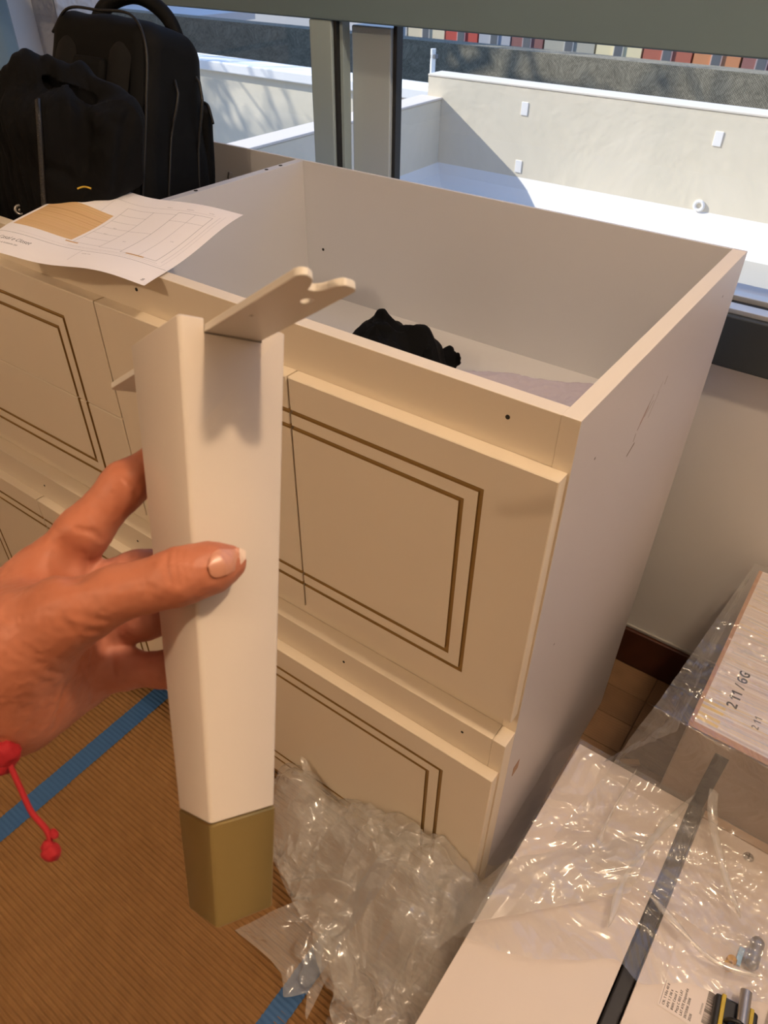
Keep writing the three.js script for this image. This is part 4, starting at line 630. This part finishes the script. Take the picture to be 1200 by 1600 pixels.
// ---------------------------------------------------------------- the hand that holds it
{
  const t = thing('person', 'left hand and forearm holding the furniture leg, fingers wrapped round it', 'person');
  const B = []; // [a, b, ra, rb]
  const chain = (pts) => { for (let i = 0; i < pts.length - 1; i++) B.push([at(...pts[i].slice(0, 3)), at(...pts[i + 1].slice(0, 3)), pts[i][3], pts[i + 1][3]]); };
  const k1 = [], hand = [];
  const groups = [
    { k: 0.020, bones: [ // forearm and palm
      [[-470, 1330, 0.245, 0.036], [-260, 1180, 0.30, 0.030]], [[-260, 1180, 0.30, 0.030], [-110, 1085, 0.318, 0.0255]],
      [[-120, 1060, 0.318, 0.022], [62, 905, 0.333, 0.0125]], [[-115, 1090, 0.322, 0.022], [95, 935, 0.345, 0.0135]], [[-110, 1110, 0.322, 0.021], [118, 990, 0.350, 0.0135]], [[-110, 1125, 0.320, 0.020], [110, 1050, 0.348, 0.0130]],
      [[-80, 1075, 0.312, 0.020], [25, 1010, 0.302, 0.0185]], [[25, 1010, 0.302, 0.0185], [120, 950, 0.291, 0.0125]], [[30, 1100, 0.325, 0.020], [120, 1055, 0.345, 0.014]], [[20, 1060, 0.318, 0.022], [60, 1000, 0.325, 0.02]],
    ] },
    { k: 0.008, bones: [ // thumb
      [[110, 953, 0.2915, 0.0122], [190, 925, 0.2865, 0.0096]], [[190, 925, 0.2865, 0.0096], [242, 913, 0.2845, 0.0088]], [[242, 913, 0.2845, 0.0088], [286, 899, 0.2840, 0.0098]], [[286, 899, 0.2840, 0.0098], [334, 886, 0.2890, 0.0084]], [[334, 886, 0.2890, 0.0084], [362, 878, 0.2938, 0.0056]] ] },
    { k: 0.006, bones: [ // index
      [[66, 900, 0.333, 0.0122], [130, 832, 0.337, 0.0112]], [[130, 832, 0.337, 0.0112], [196, 757, 0.341, 0.0102]], [[196, 757, 0.341, 0.0100], [256, 716, 0.350, 0.0088]], [[256, 716, 0.350, 0.0088], [312, 722, 0.3585, 0.0075]] ] },
    { k: 0.006, bones: [ // middle
      [[98, 935, 0.348, 0.0120], [215, 893, 0.345, 0.0092]], [[215, 893, 0.345, 0.0092], [290, 878, 0.357, 0.0088]], [[290, 878, 0.357, 0.0088], [345, 885, 0.363, 0.0075]] ] },
    { k: 0.006, bones: [ // ring
      [[118, 990, 0.352, 0.0120], [228, 965, 0.343, 0.0092]], [[228, 965, 0.343, 0.0092], [292, 955, 0.352, 0.0086]], [[292, 955, 0.352, 0.0086], [342, 962, 0.358, 0.0074]] ] },
    { k: 0.006, bones: [ // little
      [[110, 1050, 0.350, 0.0120], [190, 1046, 0.343, 0.0088]], [[190, 1046, 0.343, 0.0088], [262, 1046, 0.341, 0.0078]], [[262, 1046, 0.341, 0.0078], [312, 1052, 0.347, 0.0068]] ] },
  ].map((g) => ({ k: g.k, bones: g.bones.map(([a, b]) => [at(a[0], a[1], a[2]), at(b[0], b[1], b[2]), a[3], b[3]]) }));
  // creases as thin grooves: polylines on the visible skin
  const creases = [];
  const core = (p) => { let all = 1; for (let gi = 0; gi < groups.length; gi++) { let d = 1; for (const [a, b, ra, rb] of groups[gi].bones) d = smin(d, sdCapsule(p, a, b, ra, rb), groups[gi].k); all = gi < 2 ? (gi ? smin(all, d, 0.014) : d) : smin(all, d, gi === 2 ? 0.010 : 0.007); } return all; };
  const legD = (p) => { const q = p.clone().applyMatrix4(legInv), h = half(q.y); return Math.max(Math.abs(q.x) - h, Math.abs(q.z) - h); };
  const raw = (p) => { const d = core(p); return d > 0.02 ? d : Math.max(d, -legD(p) + 0.0002); };
  const crease = (pts, w, a) => { const q = pts.map(([u, v]) => hit(raw, u, v, 0.2, 0.5)); for (let i = 0; i < q.length - 1; i++) creases.push([q[i], q[i + 1], w, a]); };
  crease([[262, 862], [258, 885], [264, 908]], 0.0012, 0.0012); crease([[274, 858], [272, 884], [277, 912]], 0.0013, 0.0015); crease([[284, 860], [284, 886], [289, 908]], 0.0012, 0.0012); crease([[293, 868], [295, 895]], 0.0010, 0.0006);
  crease([[186, 742], [205, 757], [214, 772]], 0.0013, 0.0008); crease([[120, 826], [145, 832], [163, 846]], 0.0014, 0.0010);
  crease([[163, 1000], [177, 1030], [178, 1060]], 0.0014, 0.0013); crease([[130, 1035], [146, 1070], [147, 1095]], 0.0013, 0.0011); crease([[105, 1075], [92, 1115], [86, 1140]], 0.0014, 0.0010);
  for (const [a, b, c, d] of [[120, 960, 182, 972], [110, 978, 172, 988], [60, 1040, 104, 1056], [52, 1056, 92, 1074], [96, 968, 130, 1000]]) crease([[a, b], [(a + c) / 2, (b + d) / 2 + 4], [c, d]], 0.0018, 0.00045);
  crease([[100, 862], [112, 880], [120, 893]], 0.006, 0.004);
  const sdf = (p) => { let d = raw(p); if (d < 0.006 && d > -0.006) { for (const [a, b, w, am] of creases) { const e = sdCapsule(p, a, b, 0, 0); if (e < w * 3) d += am * Math.exp(-(e * e) / (w * w)); } d += 0.00022 * noise(p.x * 420, p.y * 420, p.z * 420); } return d; };
  // box round the hand in the world
  const lo = V(9, 9, 9), hi = V(-9, -9, -9);
  for (const g of groups) for (const [a, b, ra, rb] of g.bones) for (const [q, r] of [[a, ra], [b, rb]]) { lo.min(q.clone().subScalar(r + 0.006)); hi.max(q.clone().addScalar(r + 0.006)); }
  const geo = march(sdf, lo, hi, 180);
  { const P = geo.attributes.position, col = new Float32Array(P.count * 3), p = V(0, 0, 0), inv = camera.matrixWorld.clone().invert();
    const palm = [at(200, 890, 0.343), at(215, 965, 0.340), at(200, 1046, 0.338), at(150, 1030, 0.338)];
    for (let i = 0; i < P.count; i++) { p.fromBufferAttribute(P, i); const n = 0.5 * noise(p.x * 90, p.y * 90, p.z * 90) + 0.5 * noise(p.x * 330, p.y * 330, p.z * 330); let pk = 0; for (const q of palm) pk = Math.max(pk, sstep(0.032, 0.008, q.distanceTo(p))); col.set([0.46 + 0.04 * n + 0.06 * pk, 0.158 + 0.024 * n + 0.045 * pk, 0.084 + 0.018 * n + 0.05 * pk], i * 3); }
    geo.setAttribute('color', new THREE.BufferAttribute(col, 3)); }
  mesh('hand', geo, std(1, 1, 1, 0.48, { vertexColors: true, specularIntensity: 0.6 }), t);
  // thumb nail: a curved plate on the back of the thumb tip, with a pale free edge
  const nail = (u0, u1, lift) => grid(24, 18, (u, v) => { const a = lerp(u0, u1, u), px = lerp(325, 384, a), w = 22 * (a < 0.3 ? Math.sqrt(Math.max(0, 1 - Math.pow((0.3 - a) / 0.3, 2))) : a > 0.55 ? 1 - 0.72 * Math.pow((a - 0.55) / 0.45, 1.5) : 1), py = lerp(885, 867, a) + (v - 0.5) * 2 * w; const q = hit(raw, Math.min(px, 374), clamp(py, 858, 906), 0.2, 0.5), d = camera.position.clone().sub(q).normalize(); q.addScaledVector(d, lift + 0.0007 * (1 - Math.pow((v - 0.5) * 2, 2))); if (px > 366) { const e = at(px, py, 0.2885); q.lerp(e, sstep(364, 376, px)); } return q; });
  mesh('thumb_nail', nail(0, 0.84, 0.0003), std(0.56, 0.25, 0.155, 0.34, { clearcoat: 0.2, clearcoatRoughness: 0.3, side: THREE.DoubleSide }), t);
  const tip = mesh('nail_tip', nail(0.83, 1, 0.0005), std(0.88, 0.74, 0.66, 0.25, { side: THREE.DoubleSide }), t); tip.userData.label = 'white nail tip';
}
{ // red cord bracelet with a dangling end
  const t = thing('bracelet', 'red cord bracelet with a knot and dangling tasselled end on the wrist', 'bracelet');
  const red = std(0.33, 0.004, 0.009, 0.8);
  const c = at(-62, 1085, 0.320), ax = at(60, 985, 0.322).sub(at(-180, 1150, 0.316)).normalize(), e1 = at(-20, 1180, 0.320).sub(at(-62, 1085, 0.320)); e1.addScaledVector(ax, -e1.dot(ax)).normalize(); const e2 = ax.clone().cross(e1);
  const ringPts = []; for (let i = 0; i < 28; i++) { const a = i / 28 * Math.PI * 2; ringPts.push(c.clone().addScaledVector(e1, 0.0292 * Math.cos(a)).addScaledVector(e2, 0.0292 * Math.sin(a))); }
  mesh('cord', tube(ringPts, 0.0019, 120, 8, true), red, t);
  const lump = (u, v, d, r, sx = 1, sy = 1) => { const g = new THREE.SphereGeometry(r, 20, 14); const P = g.attributes.position; for (let i = 0; i < P.count; i++) { const s = 1 + 0.16 * noise(P.getX(i) * 700, P.getY(i) * 700, P.getZ(i) * 700); P.setXYZ(i, P.getX(i) * s * sx, P.getY(i) * s * sy, P.getZ(i) * s); } g.computeVertexNormals(); const q = at(u, v, d); g.translate(q.x, q.y, q.z); return g; };
  mesh('knot', strip([lump(8, 1178, 0.302, 0.0058, 1, 1.2), lump(2, 1196, 0.302, 0.0042)]), red, t);
  mesh('cord_end', tube([at(14, 1192, 0.301), at(32, 1232, 0.300), at(50, 1270, 0.299), at(72, 1296, 0.298), at(78, 1312, 0.298), at(77, 1325, 0.298)], 0.0012, 50, 8), red, t);
  mesh('tassel', strip([lump(80, 1332, 0.298, 0.0036, 1.1, 1.0), lump(74, 1322, 0.298, 0.0026), lump(84, 1303, 0.298, 0.0018, 1.4, 0.7)]), red, t);
}

renderer.render(scene, camera);
